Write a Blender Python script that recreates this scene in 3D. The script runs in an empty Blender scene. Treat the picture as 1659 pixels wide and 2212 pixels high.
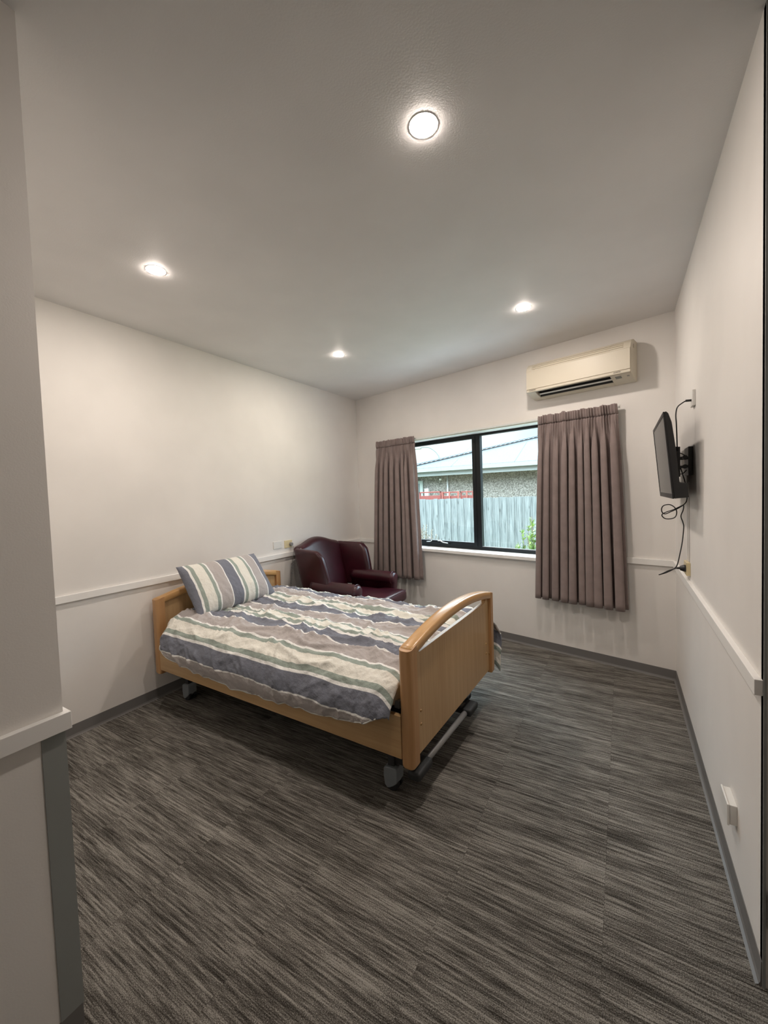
import bpy, bmesh, math, random
import numpy as np
from mathutils import Vector, Matrix, noise

random.seed(7)
SC = bpy.context.scene
COL = SC.collection
PI = math.pi

# ------------------------------------------------------------------ camera
CAM = Vector((3.0593, -4.5119, 1.4824))
YAW, PITCH, ROLL = -0.5357, -0.0411, -0.0346
fwd = Vector((math.sin(YAW) * math.cos(PITCH), math.cos(YAW) * math.cos(PITCH), math.sin(PITCH)))
rgt = Vector((math.cos(YAW), -math.sin(YAW), 0))
upv = rgt.cross(fwd)
rgt2 = math.cos(ROLL) * rgt + math.sin(ROLL) * upv
upv2 = -math.sin(ROLL) * rgt + math.cos(ROLL) * upv
cam_data = bpy.data.cameras.new('camera')
cam = bpy.data.objects.new('camera', cam_data)
COL.objects.link(cam)
cam.matrix_world = Matrix(((rgt2.x, upv2.x, -fwd.x, CAM.x), (rgt2.y, upv2.y, -fwd.y, CAM.y),
                           (rgt2.z, upv2.z, -fwd.z, CAM.z), (0, 0, 0, 1)))
cam_data.sensor_fit = 'VERTICAL'
cam_data.sensor_height = 24.0
cam_data.lens = 869.47 / 2212.0 * 24.0
cam_data.clip_start = 0.02
cam_data.clip_end = 300
SC.camera = cam

# ------------------------------------------------------------------ light settings
LAMP_COLOR = (1.0, 0.880, 0.785)
LAMP_STRENGTH = 630.0
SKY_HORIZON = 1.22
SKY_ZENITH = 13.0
SC.view_settings.view_transform = 'Standard'
SC.view_settings.look = 'None'
SC.view_settings.exposure = 0.10
SC.view_settings.gamma = 1.0
SC.view_settings.use_curve_mapping = False
SC.cycles.use_denoising = True
SC.cycles.max_bounces = 10
SC.cycles.diffuse_bounces = 6
SC.cycles.transparent_max_bounces = 12
SC.cycles.caustics_reflective = False
SC.cycles.caustics_refractive = False
SC.cycles.sample_clamp_indirect = 6.0

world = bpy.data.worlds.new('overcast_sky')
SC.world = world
world.use_nodes = True
nt = world.node_tree
nt.nodes.clear()
out = nt.nodes.new('ShaderNodeOutputWorld')
bg = nt.nodes.new('ShaderNodeBackground')
tc = nt.nodes.new('ShaderNodeTexCoord')
sep = nt.nodes.new('ShaderNodeSeparateXYZ')
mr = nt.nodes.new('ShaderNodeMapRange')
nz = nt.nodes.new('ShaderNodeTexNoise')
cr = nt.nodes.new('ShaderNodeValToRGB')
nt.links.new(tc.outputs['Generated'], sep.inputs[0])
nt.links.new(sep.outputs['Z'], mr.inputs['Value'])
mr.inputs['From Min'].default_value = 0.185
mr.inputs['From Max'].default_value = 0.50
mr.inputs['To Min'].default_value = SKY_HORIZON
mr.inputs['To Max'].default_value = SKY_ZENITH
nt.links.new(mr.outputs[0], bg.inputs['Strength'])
nt.links.new(tc.outputs['Generated'], nz.inputs['Vector'])
nz.inputs['Scale'].default_value = 3.0
nz.inputs['Detail'].default_value = 3.0
nt.links.new(nz.outputs['Fac'], cr.inputs[0])
cr.color_ramp.elements[0].position = 0.38
cr.color_ramp.elements[0].color = (0.58, 0.82, 1.0, 1)
cr.color_ramp.elements[1].position = 0.62
cr.color_ramp.elements[1].color = (0.88, 0.97, 1.0, 1)
nt.links.new(cr.outputs[0], bg.inputs['Color'])
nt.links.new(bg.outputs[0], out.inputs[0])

# ------------------------------------------------------------------ numbers of the room
H = 2.76
W = 3.40
YB = -0.821                      # the window wall runs at an angle from (0,0) to (W, YB)
PHI = math.atan2(YB, W)
LB = math.hypot(W, YB)
EX, EY = 1.724, -4.037           # corner of the entry wall
YE = -3.002                      # near end of the right wall
ZR = 0.918                       # top of the dado rail
ZS = 0.076                       # top of the skirting
Y_REAR = -6.2
BACK = Matrix.Rotation(PHI, 4, 'Z')   # local x along the window wall, local -y into the room

# ------------------------------------------------------------------ helpers
def link(o, parent=None):
    COL.objects.link(o)
    if parent: o.parent = parent
    return o

def tag(o, label=None, cat=None, group=None, kind=None):
    if label: o['label'] = label
    if cat: o['category'] = cat
    if group: o['group'] = group
    if kind: o['kind'] = kind
    return o

def empty(name, loc=(0, 0, 0), rz=0.0, label=None, cat=None, group=None):
    o = bpy.data.objects.new(name, None)
    o.empty_display_size = 0.1
    o.location = loc
    o.rotation_euler = (0, 0, rz)
    link(o)
    return tag(o, label, cat, group)

def new(name, bm, mat, parent=None, smooth=False, kind=None, mtx=None, bevel=0.0, subsurf=0, solid=0.0, autosmooth=None):
    me = bpy.data.meshes.new(name)
    bmesh.ops.recalc_face_normals(bm, faces=bm.faces[:])
    bm.to_mesh(me)
    bm.free()
    if isinstance(mat, (list, tuple)):
        for m in mat: me.materials.append(m)
    elif mat: me.materials.append(mat)
    for p in me.polygons: p.use_smooth = smooth
    o = bpy.data.objects.new(name, me)
    link(o, parent)
    if mtx is not None: o.matrix_world = mtx
    if solid:
        md = o.modifiers.new('solidify', 'SOLIDIFY'); md.thickness = solid; md.offset = 0
    if bevel:
        md = o.modifiers.new('bevel', 'BEVEL'); md.width = bevel; md.segments = 3
        md.limit_method = 'ANGLE'; md.angle_limit = math.radians(35)
        for p in me.polygons: p.use_smooth = True
        wn = o.modifiers.new('normals', 'WEIGHTED_NORMAL'); wn.keep_sharp = True
    if subsurf:
        md = o.modifiers.new('subsurf', 'SUBSURF'); md.levels = subsurf; md.render_levels = subsurf
    if kind: o['kind'] = kind
    return o

def new_split(name, bm, m, parent=None, **kw):
    """every separate island of the mesh becomes an object of its own"""
    bm.verts.ensure_lookup_table(); seen = set(); res = []
    for v0 in list(bm.verts):
        if v0 in seen: continue
        isl = []; stack = [v0]; seen.add(v0)
        while stack:
            v = stack.pop(); isl.append(v)
            for e in v.link_edges:
                w_ = e.other_vert(v)
                if w_ not in seen: seen.add(w_); stack.append(w_)
        b2 = bmesh.new(); mp = {v: b2.verts.new(v.co) for v in isl}
        fs = set(f for v in isl for f in v.link_faces)
        for f in fs: b2.faces.new([mp[v] for v in f.verts])
        res.append(new(name, b2, m, parent=parent, **kw))
    bm.free()
    return res

def box(bm, a, b, mi=0):
    x0, y0, z0 = a; x1, y1, z1 = b
    v = [bm.verts.new(p) for p in ((x0, y0, z0), (x1, y0, z0), (x1, y1, z0), (x0, y1, z0),
                                    (x0, y0, z1), (x1, y0, z1), (x1, y1, z1), (x0, y1, z1))]
    for q in ((3, 2, 1, 0), (4, 5, 6, 7), (0, 1, 5, 4), (1, 2, 6, 5), (2, 3, 7, 6), (3, 0, 4, 7)):
        f = bm.faces.new([v[i] for i in q]); f.material_index = mi
    return v

def bxs(*boxes):
    bm = bmesh.new()
    for a, b in boxes: box(bm, a, b)
    return bm

def prism(bm, pts, axis, lo, hi):
    """extrude the polygon pts (2D) along axis between lo and hi"""
    def P(p, t):
        if axis == 0: return (t, p[0], p[1])
        if axis == 1: return (p[0], t, p[1])
        return (p[0], p[1], t)
    A = [bm.verts.new(P(p, lo)) for p in pts]
    B = [bm.verts.new(P(p, hi)) for p in pts]
    bm.faces.new(A[::-1]); bm.faces.new(B)
    n = len(pts)
    for i in range(n):
        bm.faces.new((A[i], A[(i + 1) % n], B[(i + 1) % n], B[i]))
    return bm

def cyl(bm, c0, c1, r0, r1=None, n=24, caps=True):
    r1 = r0 if r1 is None else r1
    c0 = Vector(c0); c1 = Vector(c1)
    d = (c1 - c0).normalized()
    a = d.orthogonal().normalized(); b = d.cross(a)
    R0 = [bm.verts.new(c0 + (a * math.cos(t) + b * math.sin(t)) * r0) for t in [2 * PI * i / n for i in range(n)]]
    R1 = [bm.verts.new(c1 + (a * math.cos(t) + b * math.sin(t)) * r1) for t in [2 * PI * i / n for i in range(n)]]
    for i in range(n):
        bm.faces.new((R0[i], R0[(i + 1) % n], R1[(i + 1) % n], R1[i]))
    if caps:
        bm.faces.new(R0[::-1]); bm.faces.new(R1)
    return bm

def lathe(bm, prof, center=(0, 0, 0), n=40):
    """profile of (r, z) about a vertical axis"""
    rings = []
    for r, z in prof:
        if r < 1e-6:
            rings.append([bm.verts.new((center[0], center[1], center[2] + z))])
        else:
            rings.append([bm.verts.new((center[0] + r * math.cos(2 * PI * i / n), center[1] + r * math.sin(2 * PI * i / n), center[2] + z)) for i in range(n)])
    for A, B in zip(rings, rings[1:]):
        for i in range(n):
            j = (i + 1) % n
            if len(A) == 1 and len(B) == 1: continue
            if len(A) == 1: bm.faces.new((A[0], B[i], B[j]))
            elif len(B) == 1: bm.faces.new((A[i], A[j], B[0]))
            else: bm.faces.new((A[i], A[j], B[j], B[i]))
    return bm

def spline(pts, k=8):
    P = [Vector(p) for p in pts]
    out_ = []
    for i in range(len(P) - 1):
        p0 = P[max(i - 1, 0)]; p1 = P[i]; p2 = P[i + 1]; p3 = P[min(i + 2, len(P) - 1)]
        for j in range(k):
            t = j / k
            out_.append(0.5 * ((2 * p1) + (p2 - p0) * t + (2 * p0 - 5 * p1 + 4 * p2 - p3) * t * t + (3 * p1 - p0 - 3 * p2 + p3) * t ** 3))
    out_.append(P[-1])
    return out_

def tube(bm, pts, r, n=10, k=8, smooth=True):
    P = spline(pts, k) if smooth else [Vector(p) for p in pts]
    T = [(P[min(i + 1, len(P) - 1)] - P[max(i - 1, 0)]).normalized() for i in range(len(P))]
    a = T[0].orthogonal().normalized()
    rings = []
    for i, p in enumerate(P):
        a = (a - T[i] * a.dot(T[i])).normalized()
        b = T[i].cross(a)
        rr = r[i] if isinstance(r, (list, tuple)) else r
        rings.append([bm.verts.new(p + (a * math.cos(2 * PI * j / n) + b * math.sin(2 * PI * j / n)) * rr) for j in range(n)])
    for A, B in zip(rings, rings[1:]):
        for j in range(n):
            bm.faces.new((A[j], A[(j + 1) % n], B[(j + 1) % n], B[j]))
    bm.faces.new(rings[0][::-1]); bm.faces.new(rings[-1])
    return bm

def grid(bm, f, nu, nv, uvf=None, closed_u=False):
    uvl = bm.loops.layers.uv.verify() if uvf else None
    V = [[bm.verts.new(f(i / nu, j / nv)) for j in range(nv + 1)] for i in range(nu + (0 if closed_u else 1))]
    for i in range(nu):
        i2 = (i + 1) % len(V)
        for j in range(nv):
            fc = bm.faces.new((V[i][j], V[i2][j], V[i2][j + 1], V[i][j + 1]))
            if uvf:
                for l, (a, b) in zip(fc.loops, ((i, j), (i + 1, j), (i + 1, j + 1), (i, j + 1))):
                    l[uvl].uv = uvf(a / nu, b / nv)
    return V

def rbox(bm, c, h, r, fn=None, n=5, seg=4):
    """rounded box: centre c, half sizes h, radius r, then the deformation fn"""
    c = Vector(c)
    r = min(r, min(h) * 0.999)
    ax = []
    for k in range(3):
        inner = h[k] - r
        a = [-h[k] + r * (1 - math.cos(PI / 2 * i / seg)) for i in range(seg)]
        m = [-inner + 2 * inner * i / n for i in range(n + 1)] if inner > 1e-5 else [0.0]
        ax.append(a + m + [-x for x in a[::-1]])
    cache = {}
    def vert(i, j, k):
        key = (i, j, k)
        if key not in cache:
            p = Vector((ax[0][i], ax[1][j], ax[2][k]))
            q = Vector([max(-(h[m] - r), min(h[m] - r, p[m])) for m in range(3)])
            d = p - q
            if d.length > 1e-9:
                m_ = max(abs(d.x), abs(d.y), abs(d.z))
                p = q + d.normalized() * r
            if fn: p = Vector(fn(p))
            cache[key] = bm.verts.new(c + p)
        return cache[key]
    N = [len(a) - 1 for a in ax]
    for s in (0, N[0]):
        for j in range(N[1]):
            for k in range(N[2]): bm.faces.new((vert(s, j, k), vert(s, j + 1, k), vert(s, j + 1, k + 1), vert(s, j, k + 1)))
    for s in (0, N[1]):
        for i in range(N[0]):
            for k in range(N[2]): bm.faces.new((vert(i, s, k), vert(i + 1, s, k), vert(i + 1, s, k + 1), vert(i, s, k + 1)))
    for s in (0, N[2]):
        for i in range(N[0]):
            for j in range(N[1]): bm.faces.new((vert(i, j, s), vert(i + 1, j, s), vert(i + 1, j + 1, s), vert(i, j + 1, s)))
    return bm

def text(name, body, size, mat, parent, M, extrude=0.0004):
    cu = bpy.data.curves.new(name, 'FONT')
    cu.body = body; cu.size = size; cu.extrude = extrude
    cu.align_x = 'LEFT'; cu.align_y = 'BOTTOM'
    tmp = bpy.data.objects.new(name + '_tmp', cu)
    COL.objects.link(tmp)
    dg = bpy.context.evaluated_depsgraph_get()
    me = bpy.data.meshes.new_from_object(tmp.evaluated_get(dg))
    bpy.data.objects.remove(tmp)
    me.materials.clear(); me.materials.append(mat)
    o = bpy.data.objects.new(name, me)
    link(o, parent)
    o.matrix_local = M
    return o

# ------------------------------------------------------------------ materials
def mat(name, color=(0.8, 0.8, 0.8), rough=0.5, metal=0.0, spec=0.5, coat=0.0, emis=None, sheen=0.0):
    m = bpy.data.materials.new(name)
    m.use_nodes = True
    b = m.node_tree.nodes['Principled BSDF']
    b.inputs['Base Color'].default_value = (*color, 1)
    b.inputs['Roughness'].default_value = rough
    b.inputs['Metallic'].default_value = metal
    b.inputs['Specular IOR Level'].default_value = spec
    b.inputs['Coat Weight'].default_value = coat
    b.inputs['Sheen Weight'].default_value = sheen
    if emis:
        b.inputs['Emission Color'].default_value = (*emis[0], 1)
        b.inputs['Emission Strength'].default_value = emis[1]
    return m

class NB:
    """small node builder"""
    def __init__(s, m):
        s.t = m.node_tree; s.n = s.t.nodes; s.b = s.n['Principled BSDF']
    def add(s, kind, **kw):
        x = s.n.new(kind)
        for k, v in kw.items(): setattr(x, k, v)
        return x
    def link(s, a, b): s.t.links.new(a, b)
    def math(s, op, a, b=None):
        x = s.n.new('ShaderNodeMath'); x.operation = op
        for i, v in enumerate((a, b)):
            if v is None: continue
            if isinstance(v, (int, float)): x.inputs[i].default_value = v
            else: s.link(v, x.inputs[i])
        return x.outputs[0]
    def coords(s, kind='Object', scale=(1, 1, 1), rot=(0, 0, 0)):
        tc = s.n.new('ShaderNodeTexCoord'); mp = s.n.new('ShaderNodeMapping')
        mp.inputs['Scale'].default_value = scale; mp.inputs['Rotation'].default_value = rot
        s.link(tc.outputs[kind], mp.inputs[0]); return mp.outputs[0]
    def noise(s, vec, scale, detail=2.0, rough=0.5):
        x = s.n.new('ShaderNodeTexNoise'); x.inputs['Scale'].default_value = scale
        x.inputs['Detail'].default_value = detail; x.inputs['Roughness'].default_value = rough
        s.link(vec, x.inputs['Vector']); return x.outputs['Fac']
    def ramp(s, fac, stops, interp='LINEAR'):
        x = s.n.new('ShaderNodeValToRGB'); r = x.color_ramp; r.interpolation = interp
        while len(r.elements) > 1: r.elements.remove(r.elements[-1])
        r.elements[0].position = stops[0][0]; r.elements[0].color = (*stops[0][1], 1)
        for p, c in stops[1:]:
            e = r.elements.new(p); e.color = (*c, 1)
        s.link(fac, x.inputs[0]); return x.outputs[0]
    def mix(s, fac, a, b, mode='MIX'):
        x = s.n.new('ShaderNodeMix'); x.data_type = 'RGBA'; x.blend_type = mode
        for sock, v in ((x.inputs[0], fac), (x.inputs[6], a), (x.inputs[7], b)):
            if isinstance(v, (int, float)): sock.default_value = v
            elif isinstance(v, tuple): sock.default_value = (*v, 1)
            else: s.link(v, sock)
        return x.outputs[2]
    def bump(s, h, strength, dist):
        x = s.n.new('ShaderNodeBump'); x.inputs['Strength'].default_value = strength
        x.inputs['Distance'].default_value = dist
        s.link(h, x.inputs['Height']); s.link(x.outputs[0], s.b.inputs['Normal'])
        return x

def paint(name, color, bump=0.12, scale=220, rough=0.55, mottled=0.03):
    m = mat(name, color, rough, spec=0.35)
    k = NB(m)
    v = k.coords()
    n1 = k.noise(v, scale, 3)
    k.bump(n1, bump, 0.0015)
    n2 = k.noise(v, 2.2, 4)
    c1 = tuple(x * (1 - mottled) for x in color); c2 = tuple(min(1, x * (1 + mottled)) for x in color)
    k.link(k.ramp(n2, [(0.35, c1), (0.65, c2)]), k.b.inputs['Base Color'])
    return m

M_WALL = paint('painted_wall', (0.76, 0.735, 0.705))
M_CEIL = paint('painted_ceiling', (0.74, 0.725, 0.72), bump=0.25, scale=150)
M_TRIM = paint('painted_trim', (0.82, 0.81, 0.79), bump=0.03, rough=0.38)
M_SKIRT = paint('vinyl_skirting', (0.160, 0.155, 0.150), bump=0.05, rough=0.45)
M_GUARD = paint('vinyl_corner_guard', (0.27, 0.285, 0.275), bump=0.05, rough=0.45)
M_WHITE = mat('white_plastic', (0.72, 0.71, 0.68), 0.35)
M_CREAM = mat('aged_cream_plastic', (0.66, 0.56, 0.34), 0.38)
M_ACW = paint('ivory_plastic', (0.60, 0.55, 0.45), bump=0.0, rough=0.42, mottled=0.015)
M_ACD = mat('dark_vent_interior', (0.012, 0.012, 0.012), 0.6)
M_INK = mat('grey_print', (0.07, 0.06, 0.05), 0.5)
M_BLACK = mat('black_plastic', (0.012, 0.012, 0.013), 0.38)
M_RUBBER = mat('dark_rubber', (0.018, 0.02, 0.022), 0.6)
M_ALU = mat('black_powder_coat', (0.006, 0.008, 0.010), 0.42, spec=0.3)
M_STEEL = mat('brushed_steel', (0.55, 0.54, 0.53), 0.32, metal=1.0)
M_GREYSTEEL = mat('grey_enamel', (0.22, 0.22, 0.22), 0.4)
M_DARKSTEEL = mat('dark_bed_steel', (0.03, 0.03, 0.032), 0.45)
M_CASTER = mat('pale_grey_plastic', (0.22, 0.245, 0.265), 0.5)
M_GOLD = mat('brass_screw', (0.34, 0.20, 0.075), 0.4, metal=0.0)
M_SCREEN = mat('tv_screen', (0.13, 0.13, 0.125), 0.30, spec=0.7)
M_TRIMLAMP = mat('lamp_trim', (0.8, 0.78, 0.74), 0.4)
M_LAMP = mat('lamp_diffuser', (0.9, 0.88, 0.84), 0.5, emis=(LAMP_COLOR, LAMP_STRENGTH))
M_SHEET = mat('cream_sheet', (0.62, 0.54, 0.42), 0.85)

# carpet tiles with long streaks across the room
M_CARPET = mat('striped_carpet', (0.07, 0.065, 0.06), 0.95, spec=0.1)
k = NB(M_CARPET)
tco = k.add('ShaderNodeTexCoord')
sp = k.add('ShaderNodeSeparateXYZ'); k.link(tco.outputs['Object'], sp.inputs[0])
ix = k.math('FLOOR', k.math('DIVIDE', k.math('ADD', sp.outputs[0], 0.01), 0.5))
iy = k.math('FLOOR', k.math('DIVIDE', k.math('ADD', sp.outputs[1], 0.18), 0.5))
cmb = k.add('ShaderNodeCombineXYZ'); k.link(ix, cmb.inputs[0]); k.link(iy, cmb.inputs[1])
wn = k.add('ShaderNodeTexWhiteNoise', noise_dimensions='3D'); k.link(cmb.outputs[0], wn.inputs['Vector'])
off = k.math('MULTIPLY', wn.outputs['Value'], 37.0)
def streak(sx, sy, detail, rough=0.5):
    c = k.add('ShaderNodeCombineXYZ')
    k.link(k.math('ADD', k.math('MULTIPLY', sp.outputs[0], sx), off), c.inputs[0])
    k.link(k.math('MULTIPLY', sp.outputs[1], sy), c.inputs[1])
    k.link(off, c.inputs[2])
    return k.noise(c.outputs[0], 1.0, detail, rough)
def streak0(sx, sy, detail, rough=0.5):
    return k.noise(k.coords('Object', (sx, sy, 1)), 1.0, detail, rough)
s1 = streak(4.5, 120, 3.0, 0.6)
s2 = streak0(14.0, 260, 2.0, 0.6)
s3 = streak0(1.6, 14, 3.0)
pile = k.noise(tco.outputs['Object'], 300, 3.0, 0.7)
a1 = k.math('MULTIPLY', s1, 0.92); a2 = k.math('MULTIPLY', s2, 0.50)
a3 = k.math('MULTIPLY', s3, 0.42); a4 = k.math('MULTIPLY', pile, 1.25)
tot = k.math('ADD', k.math('ADD', a1, a2), k.math('ADD', a3, a4))
tot = k.math('SUBTRACT', tot, 1.02)
colr = k.ramp(tot, [(0.26, (0.024, 0.0215, 0.018)), (0.41, (0.074, 0.068, 0.060)), (0.54, (0.136, 0.127, 0.114)), (0.73, (0.32, 0.305, 0.275))])
fx = k.math('FRACT', k.math('DIVIDE', k.math('ADD', sp.outputs[0], 0.01), 0.5))
fy = k.math('FRACT', k.math('DIVIDE', k.math('ADD', sp.outputs[1], 0.18), 0.5))
seam = k.math('MAXIMUM', k.math('LESS_THAN', fx, 0.0030), k.math('LESS_THAN', fy, 0.0015))
k.link(k.mix(k.math('MULTIPLY', seam, 0.30), colr, (0.015, 0.013, 0.011)), k.b.inputs['Base Color'])
k.bump(tot, 0.5, 0.004)

def wood(name, dark, light, rough=0.38, scale=(60, 60, 2.5)):
    m = mat(name, light, rough, spec=0.5, coat=0.15)
    k = NB(m)
    v = k.coords('Object', scale)
    n = k.noise(v, 1.0, 4, 0.6)
    n2 = k.noise(k.coords('Object', (scale[0] * 0.12, scale[1] * 0.12, scale[2] * 0.3)), 1.0, 2)
    t = k.math('ADD', k.math('MULTIPLY', n, 0.6), k.math('MULTIPLY', n2, 0.4))
    k.link(k.ramp(t, [(0.32, dark), (0.66, light)]), k.b.inputs['Base Color'])
    return m
M_BEECH_V = wood('beech_vertical_grain', (0.44, 0.275, 0.130), (0.56, 0.375, 0.195))
M_BEECH_X = wood('beech_long_grain', (0.46, 0.285, 0.130), (0.58, 0.385, 0.190), scale=(2.5, 60, 60))
M_BEECH_POST = wood('beech_post', (0.42, 0.225, 0.095), (0.52, 0.30, 0.135))
M_BEECH_Y = wood('beech_cross_grain', (0.50, 0.28, 0.11), (0.64, 0.385, 0.165), rough=0.28, scale=(60, 2.5, 60))

# leather
M_LEATHER = mat('burgundy_leather', (0.030, 0.003, 0.007), 0.34, spec=0.5, coat=0.05)
k = NB(M_LEATHER)
v = k.coords()
k.bump(k.noise(v, 160, 3), 0.12, 0.002)
k.link(k.ramp(k.noise(v, 7, 3), [(0.3, (0.022, 0.0022, 0.005)), (0.7, (0.040, 0.0045, 0.010))]), k.b.inputs['Base Color'])
M_LEATHER_PIPE = mat('burgundy_piping', (0.045, 0.006, 0.010), 0.3, coat=0.2)

# curtain
M_CURTAIN = mat('mauve_curtain', (0.245, 0.185, 0.172), 0.9, spec=0.15, sheen=0.15)
k = NB(M_CURTAIN)
v = k.coords()
k.bump(k.noise(v, 900, 1), 0.25, 0.001)
k.link(k.ramp(k.noise(v, 14, 3), [(0.3, (0.228, 0.180, 0.170)), (0.7, (0.265, 0.210, 0.198))]), k.b.inputs['Base Color'])

# striped bedlinen: the UV's u runs across the stripes, one repeat per unit
def linen(name):
    m = mat(name, (0.5, 0.5, 0.5), 0.88, spec=0.15, sheen=0.1)
    k = NB(m)
    uv = k.add('ShaderNodeUVMap')
    s = k.add('ShaderNodeSeparateXYZ'); k.link(uv.outputs[0], s.inputs[0])
    fr = k.math('FRACT', s.outputs[0])
    T = (0.46, 0.425, 0.415); WH = (0.88, 0.88, 0.86); SL = (0.195, 0.207, 0.250); G = (0.33, 0.385, 0.345); CR = (0.80, 0.785, 0.715)
    P = 0.39
    edges = [(0, T), (0.105, WH), (0.113, SL), (0.218, WH), (0.235, G), (0.266, CR), (0.346, G), (0.375, WH)]
    c = k.ramp(fr, [(a / P, b) for a, b in edges], 'CONSTANT')
    weave = k.noise(k.coords('UV', (60, 900, 1)), 1.0, 3)
    c = k.mix(0.22, c, k.ramp(weave, [(0.3, (0.55, 0.55, 0.55)), (0.7, (1, 1, 1))]), 'MULTIPLY')
    k.link(c, k.b.inputs['Base Color'])
    v = k.coords()
    a = k.noise(v, 26, 5, 0.62)
    k.bump(k.math('ADD', k.math('MULTIPLY', a, 1.25), k.math('MULTIPLY', k.noise(v, 700, 1), 0.05)), 0.6, 0.014)
    return m
M_LINEN = linen('striped_linen')
M_HEM = mat('pale_hem', (0.55, 0.55, 0.52), 0.9)

# glass: mostly clear with a fresnel reflection
M_GLASS = bpy.data.materials.new('window_glass'); M_GLASS.use_nodes = True
g = M_GLASS.node_tree; g.nodes.clear()
o_ = g.nodes.new('ShaderNodeOutputMaterial'); mx = g.nodes.new('ShaderNodeMixShader')
tr = g.nodes.new('ShaderNodeBsdfTransparent'); gl = g.nodes.new('ShaderNodeBsdfGlossy'); fr_ = g.nodes.new('ShaderNodeLayerWeight')
gl.inputs['Roughness'].default_value = 0.02; fr_.inputs['Blend'].default_value = 0.5
tr.inputs['Color'].default_value = (0.97, 0.985, 0.985, 1)
pw_ = g.nodes.new('ShaderNodeMath'); pw_.operation = 'POWER'; pw_.inputs[1].default_value = 5.0
ml_ = g.nodes.new('ShaderNodeMath'); ml_.operation = 'MULTIPLY_ADD'; ml_.inputs[1].default_value = 0.80; ml_.inputs[2].default_value = 0.035
g.links.new(fr_.outputs['Facing'], pw_.inputs[0]); g.links.new(pw_.outputs[0], ml_.inputs[0])
g.links.new(ml_.outputs[0], mx.inputs[0]); g.links.new(tr.outputs[0], mx.inputs[1]); g.links.new(gl.outputs[0], mx.inputs[2])
g.links.new(mx.outputs[0], o_.inputs[0])

# ================================================================== ROOM
def st(name, bm, m, **kw):
    return new(name, bm, m, kind='structure', **kw)

T = 0.14
# floor and ceiling follow the plan of the room
plan = [(-T, Y_REAR - T), (W + 1.4, Y_REAR - T), (W + 1.4, YB + 0.0), (W, YB), (0, 0), (-T, 0.03)]
st('floor', prism(bmesh.new(), [(-T, Y_REAR - T), (W + 1.4, Y_REAR - T), (W + 1.4, YB), (W, YB + 0.02), (0, 0.02), (-T, 0.02)], 2, -0.12, 0.0), M_CARPET)
st('ceiling', prism(bmesh.new(), [(-T, Y_REAR - T), (W + 1.4, Y_REAR - T), (W + 1.4, YB), (W, YB + 0.15), (0, 0.15), (-T, 0.15)], 2, H, H + 0.12), M_CEIL)
st('wall_left', bxs(((-T, EY - 0.02, -0.1), (0, 0.16, H + 0.02))), M_WALL)
st('wall_right', bxs(((W, YE, -0.1), (W + T, YB + 0.2, H + 0.02))), M_WALL)
st('wall_entry_left', bxs(((-T, Y_REAR, -0.1), (EX, EY, H + 0.02))), M_WALL)
st('wall_rear', bxs(((EX - 0.2, Y_REAR - T, -0.1), (W + 1.4, Y_REAR, H + 0.02))), M_WALL)
st('wall_entry_right', bxs(((W + 1.05, Y_REAR, -0.1), (W + 1.4, YE + 0.3, H + 0.02)), ((W + T, YE + 0.10, -0.1), (W + 1.05, YE + 0.3, H + 0.02))), M_WALL)

# window wall, an opening between the curtains
WS0, WS1, WZ0, WZ1, WD = 0.62, 2.92, 0.857, 2.113, 0.20
bm = bmesh.new()
box(bm, (-0.25, 0, -0.1), (WS0, WD, H + 0.02)); box(bm, (WS1, 0, -0.1), (LB + 0.3, WD, H + 0.02))
box(bm, (WS0, 0, -0.1), (WS1, WD, WZ0 - 0.034)); box(bm, (WS0, 0, WZ1), (WS1, WD, H + 0.02))
st('wall_back', bm, M_WALL, mtx=BACK)

# skirting with a small cove
def skirt(name, p0, p1, inward, m=M_SKIRT, h=ZS):
    p0 = Vector((*p0, 0)); p1 = Vector((*p1, 0)); n = Vector((*inward, 0)).normalized()
    prof = [(0, 0), (0.016, 0), (0.008, 0.005), (0.004, 0.014), (0.0025, h), (0, h)]
    bm = bmesh.new()
    A = [bm.verts.new(p0 + n * a + Vector((0, 0, b))) for a, b in prof]
    B = [bm.verts.new(p1 + n * a + Vector((0, 0, b))) for a, b in prof]
    bm.faces.new(A); bm.faces.new(B[::-1])
    for i in range(len(prof)):
        j = (i + 1) % len(prof); bm.faces.new((A[i], B[i], B[j], A[j]))
    return st(name, bm, m)
bdv = Vector((math.cos(PHI), math.sin(PHI))); bnv = Vector((math.sin(PHI), -math.cos(PHI)))
skirt('baseboard_left', (0, EY), (0, 0), (1, 0))
skirt('baseboard_back', (0, 0), (W, YB), bnv)
skirt('baseboard_right', (W, YB), (W, YE), (-1, 0))
skirt('baseboard_entry', (EX, Y_REAR), (EX, EY), (1, 0), h=0.072)
skirt('baseboard_rear', (EX, Y_REAR), (W + 1.05, Y_REAR), (0, 1))

# dado rails
RH, RT = 0.046, 0.020
st('trim_1', bxs(((0, EY, ZR - RH), (RT, -0.005, ZR))), M_TRIM, bevel=0.0018)
st('trim_2', bxs(((0.004, -RT, ZR - RH), (WS0 - 0.06, 0, ZR))), M_TRIM, mtx=BACK, bevel=0.0018)
st('trim_3', bxs(((2.96, -RT, ZR - RH), (LB - 0.006, 0, ZR))), M_TRIM, mtx=BACK, bevel=0.0018)
st('trim_4', bxs(((W - RT, YE, ZR - RH), (W, YB - 0.015, ZR))), M_TRIM, bevel=0.0018)
bm = bmesh.new()
prism(bm, [(EX, Y_REAR), (EX + RT, Y_REAR), (EX + RT, EY + 0.012), (EX - 0.06, EY + 0.012), (EX - 0.06, EY), (EX, EY)], 2, ZR - RH - 0.002, ZR)
st('trim_5', bm, M_TRIM, bevel=0.0018)
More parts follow.
